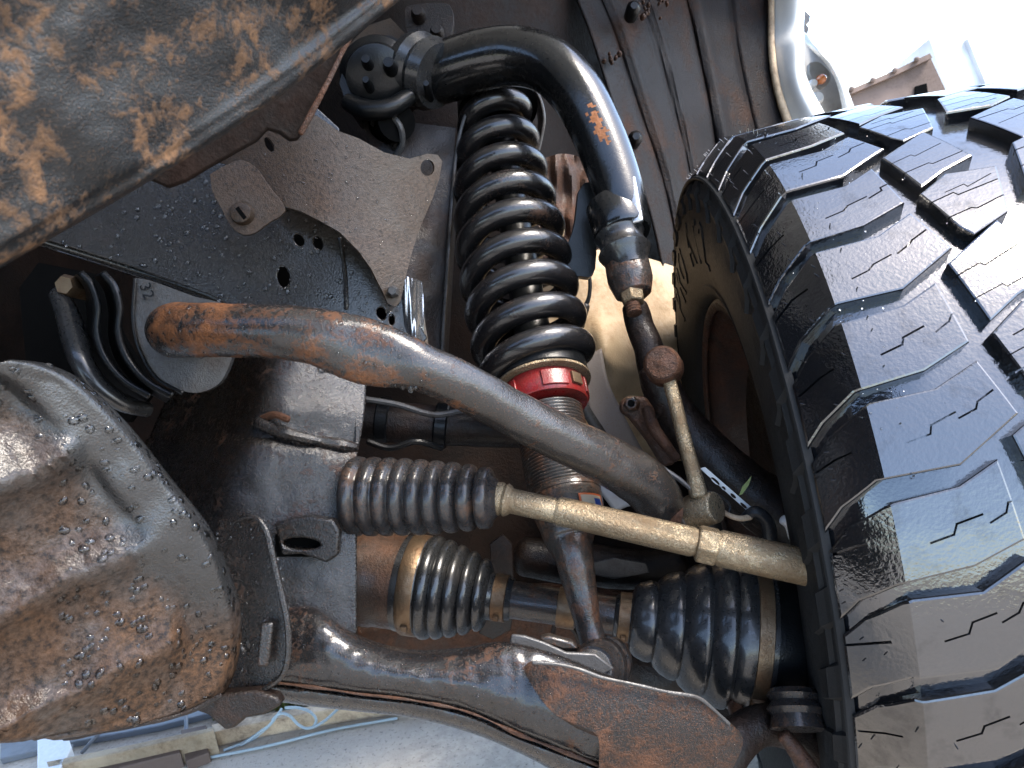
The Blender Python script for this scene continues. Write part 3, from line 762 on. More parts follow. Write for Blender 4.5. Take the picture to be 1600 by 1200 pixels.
# flange tab between skid plate and lower arm
ft = thing('mounting_flange', 'dark wet curved flange with slot between the skid plate and lower arm', 'bracket', P(410, 1080, .52))
fo = MB().plate([(340, 812), (362, 815), (385, 806), (404, 812), (418, 836), (428, 880), (440, 930), (449, 975), (451, 1022), (442, 1054), (414, 1076), (380, 1090), (340, 1092), (330, 1000)], lambda x, y: .535 - .00012 * (x - 380), .006, holes=[(384, 1008, 6, 9, 0)]).build('flange_plate', M['xmember'], ft, bevel=.0015)
MB().tube([(366, 815, .532, 3.5), (385, 807, .530, 3.5), (404, 812, .527, 4), (418, 836, .525, 4.5), (428, 880, .524, 4.5), (440, 930, .523, 4.5), (449, 975, .522, 5), (450, 1022, .522, 5), (440, 1056, .523, 5), (412, 1077, .526, 4.5), (375, 1092, .53, 4)], 60, 8, rough=.0006).build('rolled_edge', M['xmember'], ft)
MB().box(P(415, 1006, .523), RT * .0045 + UP * .0, (UP * .98 + RT * .1) * .016, fw * .003).build('welded_bar', M['xmember'], ft, bevel=.002)
droplets(ft, fo, 500, .0003, .0020)

# ================================================================== SUSPENSION
# anti-roll bar
ar = thing('sway_bar', 'thick rusty black anti-roll bar crossing in front of the coil spring', 'sway bar', P(600, 560, .55))
def sq(fr):
    return 1 - .36 * exp(-((fr - .46) / .085) ** 2) - .35 * exp(-((fr - 1.0) / .05) ** 2)
ao = MB().tube([(330, 522, .66, 38), (288, 518, .605, 41), (274, 516, .57, 43), (300, 516, .55, 43), (370, 516, .538, 42), (440, 519, .532, 43), (490, 525, .53, 42), (535, 538, .53, 42.5), (585, 553, .532, 41), (630, 565, .536, 38.5), (668, 578, .542, 36.5), (720, 601, .553, 36.5), (800, 645, .575, 36.5),
                (880, 686, .595, 37), (950, 720, .615, 39), (1000, 750, .63, 41), (1026, 778, .637, 39), (1036, 806, .642, 33)], 190, 36, flat=sq, rough=.0007).build('bar', M['sway'], ar)
aa_ = ao.data.attributes.new('mud', 'FLOAT', 'POINT')
for v_ in ao.data.vertices:
    q = v_.co - CAMLOC; X = 800 + F * q.dot(RT) / q.dot(fw)
    aa_.data[v_.index].value = .71 if X < 420 else (.71 - .11 * min(1, (X - 420) / 200))
droplets(ar, ao, 900, .0003, .0016, lambda X, Y: X < 680)
# drips hanging under the flattened part
dm = MB()
for k in range(16):
    x = 500 + k * 10 + random.uniform(-3, 3); y = 573 + (x - 500) * .2 + random.uniform(-1, 2)
    A = P(x, y, .532); dm.lathe(A + Vector((0, 0, .001)), A - Vector((0, 0, random.uniform(.003, .006))), [(0, .002), (.4, .0028), (.75, .0024), (1, .0006)], 10)
do = dm.build('water_drips', M['water'], ar, angle=180); do['kind'] = 'stuff'
MB().lathe(P(1035, 800, .64), P(1062, 806, .64), [(0, px(20, .64)), (.5, px(21, .64)), (1, px(18, .64))], 20).build('link_stud', M['rusty'], ar)

# end link
el = thing('sway_bar_link', 'slim brassy link rod with round rusty ball joint cap at its top', 'link rod', P(1090, 810, 0.645))
A, B = P(1030, 590, 0.695), P(1035, 566, 0.650)
bj_ = MB().lathe(P(1040, 578, 0.695), P(1034, 568, 0.647), [(0, px(24, 0.675)), (.25, px(30, 0.675)), (.45, px(26, 0.675)), (.6, px(29, 0.665)), (.92, px(29, 0.655)), (1, px(25, 0.645))], 30).build('ball_joint', M['rusty'], el)
MB().lathe(P(1034, 568, 0.648), P(1033.5, 567, 0.643), [(0, px(24, 0.645)), (.6, px(23, 0.645)), (.8, px(8, 0.645)), (1, px(4, 0.645))], 30).build('cap', M['rusty'], bj_)
MB().tube([(1044, 590, 0.660, 11), (1055, 630, 0.655, 11), (1070, 690, 0.650, 11.5), (1084, 740, 0.645, 12.5), (1091, 772, 0.642, 15)], 30, 18).build('rod', M['zinc'], el)
MB().lathe(P(1078, 800, 0.655), P(1120, 792, 0.635), [(0, px(22, 0.645)), (.05, px(26, 0.645)), (.5, px(27, 0.645)), (.95, px(26, .6)), (1, px(23, .6))], 26).build('lower_joint', M['zinc'], el)
MB().lathe(P(1058, 804, 0.663), P(1080, 800, 0.655), [(0, px(17, 0.655)), (.2, px(25, 0.655)), (.5, px(27, 0.655)), (.8, px(24, 0.655)), (1, px(20, 0.655))], 24).build('rubber_boot', M['rubber'], el)

# upper control arm
ua = thing('upper_control_arm', 'smooth black tubular upper arm arching over the coil spring', 'control arm', P(960, 380, .8))
MB().tube([(640, 128, .88, 42), (690, 114, .86, 46), (750, 95, .84, 46), (808, 88, .825, 44), (860, 104, .81, 43), (900, 145, .795, 42), (930, 200, .785, 41), (955, 262, .775, 40), (972, 315, .765, 38), (980, 345, .76, 34)], 220, 64).build('arm_tube', M['uca'], ua)
M['scrape'] = grime('scraped_rust', (.34, .13, .05), (.22, .09, .04), None, .4, 60, 300, (.5, .8), .5, speck=.3, alb=.8)
uat = [o for o in ua.children if o.name.startswith('arm_tube')][0]
uat.data.materials.append(M['scrape'])
for p in uat.data.polygons:
    q = p.center - CAMLOC; z = q.dot(fw)
    X = 800 + F * q.dot(RT) / z - 932; Y = 600 - F * q.dot(UP) / z - 196
    a_, b_ = X * .43 + Y * .90, X * .90 - Y * .43
    if p.normal.dot(CAMLOC - p.center) > 0 and (a_ / 34) ** 2 + ((b_ - 3) / 9) ** 2 < .9 + 1.6 * mnoise.noise(Vector((X / 7, Y / 7, 0))): p.material_index = 1
MB().lathe(P(958, 318, .775), P(974, 368, .755), [(0, px(38, .77)), (.1, px(45, .77)), (.9, px(46, .76)), (1, px(42, .76))], 34).build('ball_joint_socket', M['uca'], ua)
MB().sector(P(985, 290, .765), P(998, 360, .75), 0, 1, -.4, 2.2, .010, .019, 12).build('polished_cheek', M['steel'], ua, bevel=.002)
MB().plate([(903, 300), (915, 285), (930, 300), (930, 420), (905, 432), (880, 430), (872, 410), (885, 385), (897, 350)], lambda x, y: .80, .02, smooth=40).build('gusset', M['black'], ua, bevel=.003)
MB().lathe(P(966, 362, .757), P(984, 420, .74), [(0, px(36, .75)), (.12, px(40, .75)), (.25, px(35, .75)), (.42, px(36, .75)), (.55, px(42, .75)), (.68, px(38, .75)), (.85, px(30, .75)), (1, px(28, .75))], 30).build('rubber_boot', M['rubber'], ua)

# brake hose behind
bh = thing('brake_hose', 'thin dark cable with grey sleeve hanging behind the ball joint', 'hose', P(910, 560, .95))
MB().tube([(920, 425, .95, 3), (922, 445, .95, 3), (920, 465, .95, 3.2), (914, 480, .95, 4)], 16, 8).build('cable', M['wire'], bh)
MB().tube([(915, 478, .95, 7), (908, 500, .95, 8), (900, 530, .95, 8.5), (895, 560, .95, 8), (905, 620, .95, 8), (940, 680, .95, 9)], 30, 10).build('sleeve', M['bracket_grey'], bh)

# steering knuckle
kn = thing('steering_knuckle', 'dark rusty steering knuckle running down behind the link rod to the wheel', 'knuckle', P(1100, 900, .75))
MB().lathe(P(978, 405, .75), P(990, 462, .735), [(0, px(30, .74)), (.1, px(36, .74)), (.55, px(37, .74)), (.75, px(33, .74)), (1, px(28, .74))], 10).build('upper_boss', M['shaft'], kn, bevel=.003)
MB().lathe(P(985, 446, .735), P(990, 474, .725), [(0, px(20, .73)), (.7, px(20, .73)), (1, px(17, .73))], 6).build('castle_nut', M['zinc'], kn, bevel=.0015)
MB().lathe(P(987, 470, .727), P(992, 492, .72), [(i / 10, px(11 + (i % 2) * 1.4, .72)) for i in range(10)] + [(1, px(8, .72))], 16).build('stud_thread', M['rusty'], kn)
MB().tube([(992, 480, .76, 20), (1000, 510, .76, 22), (1014, 545, .75, 23), (1024, 590, .745, 25), (1040, 640, .74, 26)], 40, 20, rough=.0008).build('upright', M['dark_rust'], kn)
MB().tube([(1024, 580, .74, 28), (1046, 630, .74, 30), (1080, 680, .735, 36), (1130, 735, .725, 42), (1190, 785, .715, 46), (1260, 835, .70, 50)], 50, 22, rough=.0016).build('steering_arm', M['dark_rust'], kn)
MB().plate([(970, 628), (984, 618), (1010, 620), (1024, 640), (1022, 664), (1030, 690), (1050, 700), (1056, 726), (1036, 730), (1012, 690), (984, 654), (970, 644)], lambda x, y: .72, .012).build('caliper_lug', M['rusty'], kn, bevel=.003)
lnut = MB().lathe(P(990, 634, .735), P(986, 630, .705), [(0, px(13, .72)), (.8, px(13, .72)), (1, px(10, .72))], 6).build('lug_nut', M['shaft'], kn, bevel=.001)
MB().lathe(P(986.5, 630.5, .706), P(985.5, 629.5, .700), [(0, px(6, .7)), (1, px(5, .7))], 12).build('lug_stud', M['void'], lnut)
MB().tube([(1012, 640, .71, 9), (1022, 670, .70, 10), (1040, 695, .69, 9), (1056, 716, .69, 8)], 20, 10, rough=.0008).build('rib', M['rusty'], kn)
# ball joint at the bottom right
MB().tube([(1108, 1240, .60, 40), (1130, 1180, .60, 36), (1168, 1142, .61, 32), (1218, 1134, .62, 32), (1262, 1160, .63, 34), (1290, 1230, .64, 36)], 50, 20, rough=.002).build('lower_yoke', M['dark_rust'], kn)
MB().lathe(P(1240, 1078, .60), P(1248, 1140, .585), [(0, px(34, .63)), (.15, px(40, .63)), (.3, px(34, .63)), (.5, px(42, .63)), (.65, px(36, .63)), (1, px(40, .63))], 26).build('lower_boot', M['rubber_dirty'], kn)
MB().tube([(1225, 1150, .585, 12), (1245, 1175, .58, 13), (1270, 1210, .575, 13), (1290, 1250, .575, 13)], 16, 12, rough=.001).build('lower_stud', M['rusty'], kn)
MB().plate([(1138, 1100), (1150, 1085), (1160, 1100), (1172, 1135), (1150, 1145)], lambda x, y: .64, .01).build('lower_tab', M['rusty'], kn, bevel=.002)
MB().tube([(1278, 1080, .70, 26), (1290, 1130, .69, 30), (1300, 1180, .68, 30), (1305, 1240, .67, 30)], 20, 16, rough=.001).build('disc_edge', M['rusty'], kn)

# tag strip and small wiring by the knuckle
sp = thing('slotted_strip', 'narrow pale slotted metal strip lying along the knuckle arm', 'metal strip', P(1140, 760, .66))
MB().plate([(1094, 732), (1102, 730), (1178, 796), (1172, 802)], lambda x, y: .66, .0015, holes=[(1118, 752, 9, 3, .72), (1131, 763, 4, 2.6, .72), (1146, 775, 6, 2.4, .72), (1162, 790, 7, 2.2, .72)]).build('strip', M['pale'], sp, smooth=False)
wr = thing('sensor_wire', 'thin looped sensor wires behind the lower link joint', 'wire', P(1120, 800, .65))
MB().tube([(1030, 728, .65, 4), (1060, 748, .645, 4), (1085, 768, .64, 3.4), (1110, 780, .645, 3)], 24, 8).build('metal_pipe', M['bracket_grey'], wr)
MB().tube([(1100, 766, .65, 2), (1125, 775, .65, 2), (1140, 790, .65, 2), (1138, 803, .65, 2)], 24, 8).build('loop', M['wire'], wr)
MB().tube([(1118, 790, .645, 4), (1135, 803, .645, 4), (1155, 810, .645, 4.5), (1172, 808, .65, 5)], 24, 8).build('sheath', M['lip'], wr)
MB().tube([(1160, 812, .655, 8), (1180, 800, .65, 10), (1198, 815, .65, 11), (1204, 845, .65, 12)], 20, 10).build('connector', M['wire'], wr)
MB().tube([(1224, 812, .65, 8), (1234, 820, .65, 9), (1240, 840, .65, 8)], 12, 10).build('plug', M['pale'], wr)
MB().plate([(1028, 745), (1046, 752), (1050, 790), (1046, 792), (1030, 765)], lambda x, y: .63, .002).build('foil_tag', M['steel'], wr)
bl = thing('grass_blade', 'small green grass blade stuck on the knuckle arm', 'grass blade', P(1160, 770, .66))
MB().plate([(1155, 774), (1160, 760), (1174, 744), (1170, 758), (1160, 772)], lambda x, y: .655 - .0002 * (x - 1160), .0006).build('blade', M['leaf'], bl)
gp = thing('plastic_guard', 'blue-grey plastic flap behind the tie rod and sway bar end', 'guard', P(960, 770, .72))
MB().surf([[(920, 735, .72), (940, 728, .72), (962, 735, .72)], [(935, 765, .71), (955, 755, .71), (985, 765, .71)], [(960, 800, .70), (990, 790, .70), (1012, 806, .70)]], 10, 16).build('flap', M['greypanel'], gp, solid=.003)

# coil-over
co = thing('coilover', 'black coil spring shock with red adjuster collar and threaded body', 'shock absorber', P(937, 1030, .61))
cen = catmull([(772, 150, .91), (782, 260, .865), (797, 370, .82), (818, 480, .778), (844, 596, .74)], 200)
pts3 = [P(*c_) for c_ in cen]
NT = 9.3
NS = 520
rp = []
for i in range(NS):
    t = i / (NS - 1)
    # tighter dead coil at both ends
    h = t
    k = h * 199; a = min(int(k), 198); p = pts3[a].lerp(pts3[a + 1], k - a)
    tan = (pts3[min(a + 3, 199)] - pts3[max(a - 3, 0)]).normalized()
    w = CAMLOC - p; e = (w - tan * w.dot(tan)).normalized(); b = tan.cross(e)
    R = .028 + .022 * min(1, t / .5) ** .8 if t < .5 else .050
    an = 2 * pi * NT * t + 1.2
    rp.append((p + (e * cos(an) + b * sin(an)) * R, .0132))
spg = MB()
# direct loft of the wire
rings = []
for i in range(NS):
    p = rp[i][0]; tt = (rp[min(i + 1, NS - 1)][0] - rp[max(i - 1, 0)][0]).normalized()
    k = i / (NS - 1) * 199; a = min(int(k), 198)
    tan = (pts3[min(a + 3, 199)] - pts3[max(a - 3, 0)]).normalized()
    e = (tan - tt * tan.dot(tt)).normalized(); b = tt.cross(e)
    rings.append([p + (e * cos(2 * pi * j / 16) + b * sin(2 * pi * j / 16)) * .0132 for j in range(16)])
spg.ring_loft(rings).build('coil_spring', M['spring'], co)
SA, SB = P(843, 582, .742), P(937, 1030, .61)
L = (SB - SA).length
def tq(y):      # fraction along the shock axis whose projection has that photo row
    lo, hi = -1.5, 1.5
    for _ in range(40):
        mid = (lo + hi) / 2; q = SA + (SB - SA) * mid - CAMLOC
        Y = 600 - F * q.dot(UP) / q.dot(fw)
        if Y < y: lo = mid
        else: hi = mid
    return lo
MB().lathe(P(766, 120, .93), SA, [(0, .016), (1, .019)], 24).build('damper_body', M['black'], co)
MB().lathe(SA, SB, [(tq(566), .045), (tq(571), .0475), (tq(597), .0480), (tq(600), .046)], 44).build('spring_seat', M['black'], co)
MB().lathe(SA, SB, [(tq(600), .048), (tq(601), .0492), (tq(604), .0492), (tq(605), .048)], 44).build('washer', M['zinc'], co)
acol = MB().lathe(SA, SB, [(tq(605.5), .041), (tq(607), .0415), (tq(636), .0415), (tq(638), .0405), (tq(639), .034)], 44).build('adjuster_collar', M['red'], co)
for k in range(5):
    a0 = -1.9 + k * 1.26
    MB().sector(SA, SB, tq(610), tq(633), a0, a0 + .62, .038, .0435, 8).build('collar_lug', M['red'], acol, bevel=.0008)
MB().sector(SA, SB, tq(613), tq(629), -1.05, -.75, .041, .0442, 6).build('collar_window', M['clampm'], acol)
prof = []
y = 645
while y < 770:
    prof += [(tq(y), .0318), (tq(y + 1.4), .0338), (tq(y + 3.0), .0338), (tq(y + 4.2), .0318)]
    y += 5.0
MB().lathe(SA, SB, prof, 40).build('threaded_body', M['shaft'], co, angle=80)
MB().lathe(SA, SB, [(tq(764), .0325), (tq(766), .0335), (tq(774), .0335), (tq(775), .0328), (tq(778), .0328), (tq(779), .0333), (tq(800), .0322), (tq(822), .029), (tq(835), .024)], 40).build('lower_tube', M['shaft'], co)
lbl_ = MB().sector(SA, SB, tq(792), tq(818), -1.15, -.35, .0325, .0336, 10).build('label_border', M['sticker_o'], co)
MB().sector(SA, SB, tq(795), tq(818), -1.08, -.40, .0330, .0340, 10).build('label_field', M['sticker_w'], lbl_)
MB().sector(SA, SB, tq(800), tq(816), -1.02, -.80, .0334, .0343, 6).build('label_mark', M['sticker_b'], lbl_)
MB().tube([(886, 815, .668, 46), (890, 842, .660, 40), (896, 866, .652, 31), (906, 915, .645, 26), (919, 975, .638, 21), (930, 1015, .632, 22)], 50, 24, rough=.0010).build('lower_clevis', M['shaft'], co)
MB().lathe(P(948, 1034, .645), P(926, 1046, .590), [(0, px(42, .62)), (.3, px(44, .62)), (.34, px(40, .62)), (.6, px(40, .62)), (.64, px(36, .62)), (1, px(34, .6))], 32).build('eye_bush', M['rubber_dirty'], co)
MB().lathe(P(926, 1046, .591), P(921, 1049, .578), [(0, px(31, .59)), (.5, px(30, .59)), (1, px(22, .58))], 30).build('eye_washer', M['steel'], co)

# lower control arm
la = thing('lower_control_arm', 'heavy pressed lower arm, black with orange rust, curving along the bottom', 'control arm', P(700, 1120, .58))
T1 = [(452, 946), (500, 950), (560, 992), (640, 1014), (720, 1012), (790, 1003), (870, 1022), (960, 1058), (1050, 1085), (1138, 1132)]
T2 = [(450, 1000), (500, 1006), (560, 1040), (640, 1055), (725, 1065), (800, 1085), (870, 1110), (955, 1145), (1045, 1160), (1138, 1170)]
T3 = [(428, 1058), (490, 1066), (560, 1077), (650, 1088), (735, 1106), (815, 1140), (885, 1168), (950, 1192), (1040, 1208), (1132, 1212)]
T4 = [(424, 1074), (488, 1082), (560, 1092), (648, 1102), (730, 1121), (808, 1155), (878, 1182), (944, 1206), (1036, 1224), (1128, 1228)]
T5 = [(412, 1092), (488, 1103), (568, 1112), (650, 1122), (740, 1146), (820, 1180), (880, 1212), (940, 1240), (1036, 1255), (1128, 1255)]
D = [.575, .57, .565, .562, .558, .553, .55, .546, .545, .55]
def row(T, o): return [(p[0], p[1], d_ + o) for p, d_ in zip(T, D)]
lo_ = MB().surf([[(p[0] + 4, p[1] + 8, d_ + .09) for p, d_ in zip(T1, D)], [(p[0], p[1], d_ + .03) for p, d_ in zip(T1, D)], [(p[0], p[1] + 10, d_ + .004) for p, d_ in zip(T1, D)],
            row(T2, -.012), row(T3, -.008), row([(a[0] * .5 + b_[0] * .5, a[1] * .5 + b_[1] * .5) for a, b_ in zip(T3, T4)], .006), row(T4, -.006), row(T5, .004),
            [(p[0], p[1] - 2, d_ + .05) for p, d_ in zip(T5, D)]], 150, 80,
           lambda u, v, x, y: .0012 * mnoise.noise(Vector((x / 18, y / 18, 1)))).build('arm_shell', M['lca'], la)
pl = [(818, 1042), (832, 1033), (870, 1037), (905, 1045), (940, 1058), (985, 1068), (1040, 1080), (1085, 1088), (1110, 1104), (1138, 1130), (1142, 1150), (1130, 1180), (1112, 1215), (1100, 1260), (935, 1260), (936, 1200), (936, 1160), (930, 1146), (915, 1138), (890, 1128), (862, 1112), (838, 1082), (824, 1058)]
rpl = MB().plate(pl, lambda x, y: .521 + .00004 * (x - 900) + .0000012 * (y - 1130) ** 2 + .012 * max(0, (880 - x) / 60) ** 2 + .001 * mnoise.noise(Vector((x / 14, y / 14, 1))), .016, smooth=120, sub=3).build('reinforcing_plate', M['lca_plate'], la, angle=60, bevel=.003)
MB().tube([(833, 1035, .521, 2.6), (872, 1038, .521, 2.6), (906, 1046, .521, 2.8), (942, 1059, .522, 2.8), (990, 1069, .523, 2.8), (1042, 1081, .525, 2.8), (1088, 1089, .528, 2.8), (1112, 1106, .529, 2.8), (1139, 1131, .531, 2.8)], 50, 8, rough=.0004).build('plate_edge', M['bracket_grey'], rpl)
droplets(la, rpl, 500, .0003, .0008)
MB().plate([(796, 1005), (800, 992), (820, 994), (850, 1004), (885, 1020), (930, 1022), (960, 1045), (940, 1056), (880, 1040), (826, 1036), (806, 1030)], lambda x, y: .575, .004).build('shock_lug', M['bracket_grey'], la, bevel=.0012)
MB().plate([(842, 998), (858, 994), (895, 1004), (905, 1015), (880, 1016), (850, 1006)], lambda x, y: .60, .01).build('rear_shock_lug', M['shaft'], la, bevel=.002)
MB().tube([(424, 1066, .563, 2), (490, 1074, .558, 2.4), (560, 1084, .555, 2.4), (650, 1095, .551, 2.4), (733, 1113, .548, 2.4), (812, 1148, .543, 2.4), (882, 1175, .54, 2.4), (940, 1198, .537, 2.4)], 60, 8, rough=.001).build('weld_seam', M['rusty'], la)
droplets(la, lo_, 1200, .0003, .0011)

# steering tie rod with its bellows
tr = thing('tie_rod', 'brassy steering tie rod with grey ribbed rubber boot and lock nut', 'tie rod', P(800, 790, .56))
A, B = P(548, 775, .64), P(772, 778, .615)
prof = []
nr = 9
for i in range(nr):
    f0 = i / nr
    big = 62 - 4 * f0 - 14 * f0 ** 3; sm = big - 8 - 3 * f0
    if i == 0: prof.append((0, px(50, .63)))
    for q, rr in ((.04, sm), (.12, big - 3), (.24, big - .8), (.45, big), (.66, big - .8), (.80, big - 3), (.90, sm)):
        prof.append(((i + q) / nr, px(rr, .64 - .025 * f0)))
prof += [(1.0, px(34, .615)), (1.03, px(26, .615))]
MB().lathe(A, B, prof, 48).build('bellows', M['rubber_dirty'], tr, angle=75)
MB().lathe(P(764, 776, .616), P(800, 783, .612), [(0, px(24, .595)), (.08, px(26, .595)), (.55, px(27, .595)), (.62, px(24, .595)), (.75, px(27, .595)), (.9, px(24, .595)), (1, px(20, .595))], 28).build('boot_collar', M['zinc'], tr)
MB().lathe(P(796, 782, .612), P(960, 818, .597), [(0, px(20, .595)), (.3, px(20, .595)), (.75, px(20, .595)), (1, px(21, .595))], 28).build('inner_rod', M['zinc'], tr)
MB().lathe(P(868, 797, .605), P(1092, 849, .585), [(0, px(20, .595)), (.03, px(23.5, .595)), (.95, px(23.5, .595)), (1, px(20, .595))], 12, a0=.2).build('flats', M['zinc'], tr)
MB().lathe(P(1088, 848, .585), P(1122, 856, .582), [(0, px(26, .595)), (.1, px(30, .595)), (.9, px(30, .595)), (1, px(26, .595))], 6, a0=.25).build('lock_nut', M['zinc'], tr, bevel=.0012)
MB().lathe(P(1118, 855, .582), P(1268, 888, .572), [(0, px(24, .595)), (.05, px(28, .595)), (.8, px(28, .595)), (1, px(28, .595))], 28).build('outer_sleeve', M['zinc'], tr)

rk = thing('steering_rack', 'dark steering rack tube half hidden behind the sway bar and tie rod boot', 'steering rack', P(650, 660, .84))
MB().tube([(540, 650, .84, 30), (640, 662, .84, 32), (740, 668, .85, 30), (820, 672, .86, 28)], 30, 20, rough=.0008).build('housing', M['dark_rust'], rk)
MB().tube([(560, 622, .80, 5), (620, 632, .80, 5), (680, 648, .80, 5), (740, 640, .81, 5), (800, 655, .82, 5)], 40, 8).build('fluid_pipe', M['bracket_grey'], rk)
MB().tube([(575, 690, .80, 5), (610, 700, .80, 5), (650, 690, .80, 5), (690, 700, .81, 5)], 30, 8).build('fluid_pipe', M['black'], rk)
for q in ((600, 655), (690, 664)):
    MB().lathe(P(q[0] - 10, q[1], .84), P(q[0] + 10, q[1] + 2, .84), [(0, .0245), (.1, .026), (.9, .026), (1, .0245)], 26).build('clamp', M['black'], rk)
# drive shaft
ds = thing('drive_shaft', 'rusty drive shaft with black ribbed rubber boots at both ends', 'drive shaft', P(880, 935, .66))
AXA, AXB = P(545, 897, .75), P(1285, 1012, .675)
def ax_t(x):
    lo, hi = -1, 2
    for _ in range(40):
        mid = (lo + hi) / 2; q = AXA + (AXB - AXA) * mid - CAMLOC
        X = 800 + F * q.dot(RT) / q.dot(fw)
        if X < x: lo = mid
        else: hi = mid
    return lo
def dd_(x):
    q = AXA + (AXB - AXA) * ax_t(x) - CAMLOC
    return q.dot(fw)
def seg_(name, prof, mat, seg=44, **k):
    return MB().lathe(AXA, AXB, [(ax_t(x), px(r, dd_(x))) for x, r in prof], seg).build(name, M[mat], ds, **k)
seg_('inner_joint', [(548, 50), (552, 70), (566, 74), (590, 74), (594, 72), (640, 72), (648, 73)], 'joint')
b655 = seg_('inner_clamp_band', [(640, 76), (642, 77.5), (662, 77.5), (664, 76)], 'clampm')
def bellow(x0, x1, n, f_big, f_sm):
    pr = []
    for i in range(n):
        for q, k in ((.0, 0), (.08, .55), (.22, .9), (.42, 1), (.66, .9), (.84, .55), (.94, .05)):
            fx = (i + q) / n; x = x0 + (x1 - x0) * fx
            pr.append((x, f_sm(fx) + (f_big(fx) - f_sm(fx)) * k))
    return pr
seg_('inner_boot', [(630, 73), (664, 76)] + bellow(666, 766, 5, lambda t: 80 - 30 * t ** 1.6, lambda t: 74 - 38 * t ** 1.4) + [(766, 36), (800, 32), (803, 20)], 'rubber', angle=75)
b782 = seg_('inner_small_clamp', [(772, 35), (773, 36.5), (792, 36), (793, 34)], 'clampm')
seg_('shaft_bar', [(795, 27), (800, 29), (885, 28), (960, 29), (990, 30)], 'shaft')
seg_('shaft_band', [(872, 30), (874, 31), (898, 31), (900, 30)], 'clampm')
b976 = seg_('outer_small_clamp', [(966, 35), (967, 37), (984, 38), (985, 36)], 'clampm')
seg_('outer_boot', [(960, 30), (966, 34), (985, 38), (988, 50), (996, 56), (1010, 61.4), (1018, 61.4), (1022, 59.3), (1026, 66.6), (1036, 74.9), (1050, 81.1), (1058, 82.2), (1062, 80.1), (1067, 87.4), (1078, 95.7), (1092, 100.9), (1098, 100.9), (1102, 97.8), (1107, 104.0), (1118, 110.2), (1130, 112.3), (1136, 111.3), (1139, 107.1), (1144, 110.2), (1154, 111.3), (1164, 110.2), (1196, 109.2)], 'rubber', angle=60)
bands = {655: b655, 782: b782, 976: b976}
bands[1177] = seg_('outer_clamp_band', [(1166, 110.5), (1167, 112), (1188, 112), (1189, 110.5)], 'clampm')
seg_('outer_joint', [(1190, 96), (1196, 102), (1240, 101), (1258, 94), (1270, 72)], 'black')
for x, r, sc in ((1177, 112, 1), (782, 36, .5), (976, 38, .5), (655, 77, .6)):
    tt = ax_t(x); axd = (AXB - AXA).normalized(); c = AXA + (AXB - AXA) * tt
    w = CAMLOC - c; e = (w - axd * w.dot(axd)).normalized(); b = axd.cross(e)
    a_ = -.95 if b.dot(UP) > 0 else .95
    dn = e * cos(a_) + b * sin(a_)
    MB().box(c + dn * (px(r, dd_(x)) + .001), axd * .0055 * sc, dn * .0022, dn.cross(axd) * .006 * sc).build('clamp_ear', M['clampm'], bands[x], bevel=.0008)

# ================================================================== WHEEL
K = 1.1
Cc = Vector((.249, .1374, .8304)) * K
ca, cb = -.1228, -.1525
ncam = Vector((cos(ca) * cos(cb), sin(cb), sin(ca) * cos(cb)))
ucam = ncam.cross(Vector((0, 1, 0))).normalized(); vcam = ncam.cross(ucam)
if vcam.y < 0: vcam = -vcam; ucam = -ucam
WC = CAMLOC + CV(Cc); WN = CV(ncam); WU = CV(ucam); WV = CV(vcam)
wh = thing('wheel', 'big black wet off-road tyre with chunky tread on a rusty rim', 'wheel', WC + WV * .44)
WCEN = .176
def prof_r(w):          # outer tread envelope radius (unscaled)
    ww = w if w <= WCEN else 2 * WCEN - w
    if ww >= .034:
        return .4005 - .0055 * ((ww - WCEN) / .142) ** 2
    return .395 - .031 * ((.034 - ww) / .034) ** 1.15
def wpt(phi, w, h):
    """phi in radians, w axial, h height above the envelope (unscaled)"""
    ww = w if w <= WCEN else 2 * WCEN - w
    sgn = 1 if w <= WCEN else -1
    r = prof_r(w)
    if ww < .034:
        nr_, na_ = .74, -.67 * sgn
    else:
        nr_, na_ = 1, 0
    r += h * nr_; a = w + h * na_
    return WC + (WN * a + (WU * sin(phi) + WV * cos(phi)) * r) * K
# casing (revolved)
cas = MB()
half = [(.030, .2290), (.022, .2300), (.012, .2330), (.006, .2400), (.003, .2480), (.0045, .2500), (.000, .262), (-.004, .285), (-.006, .305), (-.0055, .325), (-.003, .341), (-.0042, .343), (-.0042, .347), (-.001, .349), (.001, .3560), (.006, .3625), (.022, .3765), (.034, .3860), (.08, .3897), (.13, .3905), (.176, .3905)]
full = half + [(2 * WCEN - w, r) for w, r in reversed(half[:-1])]
NR = 160
rings = [[WC + (WN * w + (WU * sin(2 * pi * j / NR) + WV * cos(2 * pi * j / NR)) * r) * K for j in range(NR)] for w, r in full]
kk = 14
cas.ring_loft(rings[kk:len(full) - kk], cap=False).build('tread_base', M['tread'], wh)
side_in = MB().ring_loft(rings[:kk + 1], cap=False).build('sidewall', M['tyre'], wh)
MB().ring_loft(rings[len(full) - kk - 1:], cap=False).build('sidewall', M['tyre'], wh)
# rim
rimp = [(.016, .2200), (.013, .2285), (.015, .2310), (.019, .2312), (.024, .2285), (.030, .2180), (.045, .2110), (.060, .2090), (.080, .2000), (.15, .1950), (.20, .185), (.21, .06), (.2, .02)]
rings = [[WC + (WN * w + (WU * sin(2 * pi * j / 96) + WV * cos(2 * pi * j / 96)) * r) * K for j in range(96)] for w, r in rimp]
MB().ring_loft(rings, cap=False).build('rim', M['rim'], wh, solid=.004)
rings = [[WC + (WN * w + (WU * sin(2 * pi * j / 96) + WV * cos(2 * pi * j / 96)) * r) * K for j in range(96)] for w, r in ((.06, .03), (.055, .17), (.062, .175), (.075, .175))]
MB().ring_loft(rings, cap=False).build('brake_drum', M['dark_rust'], wh)

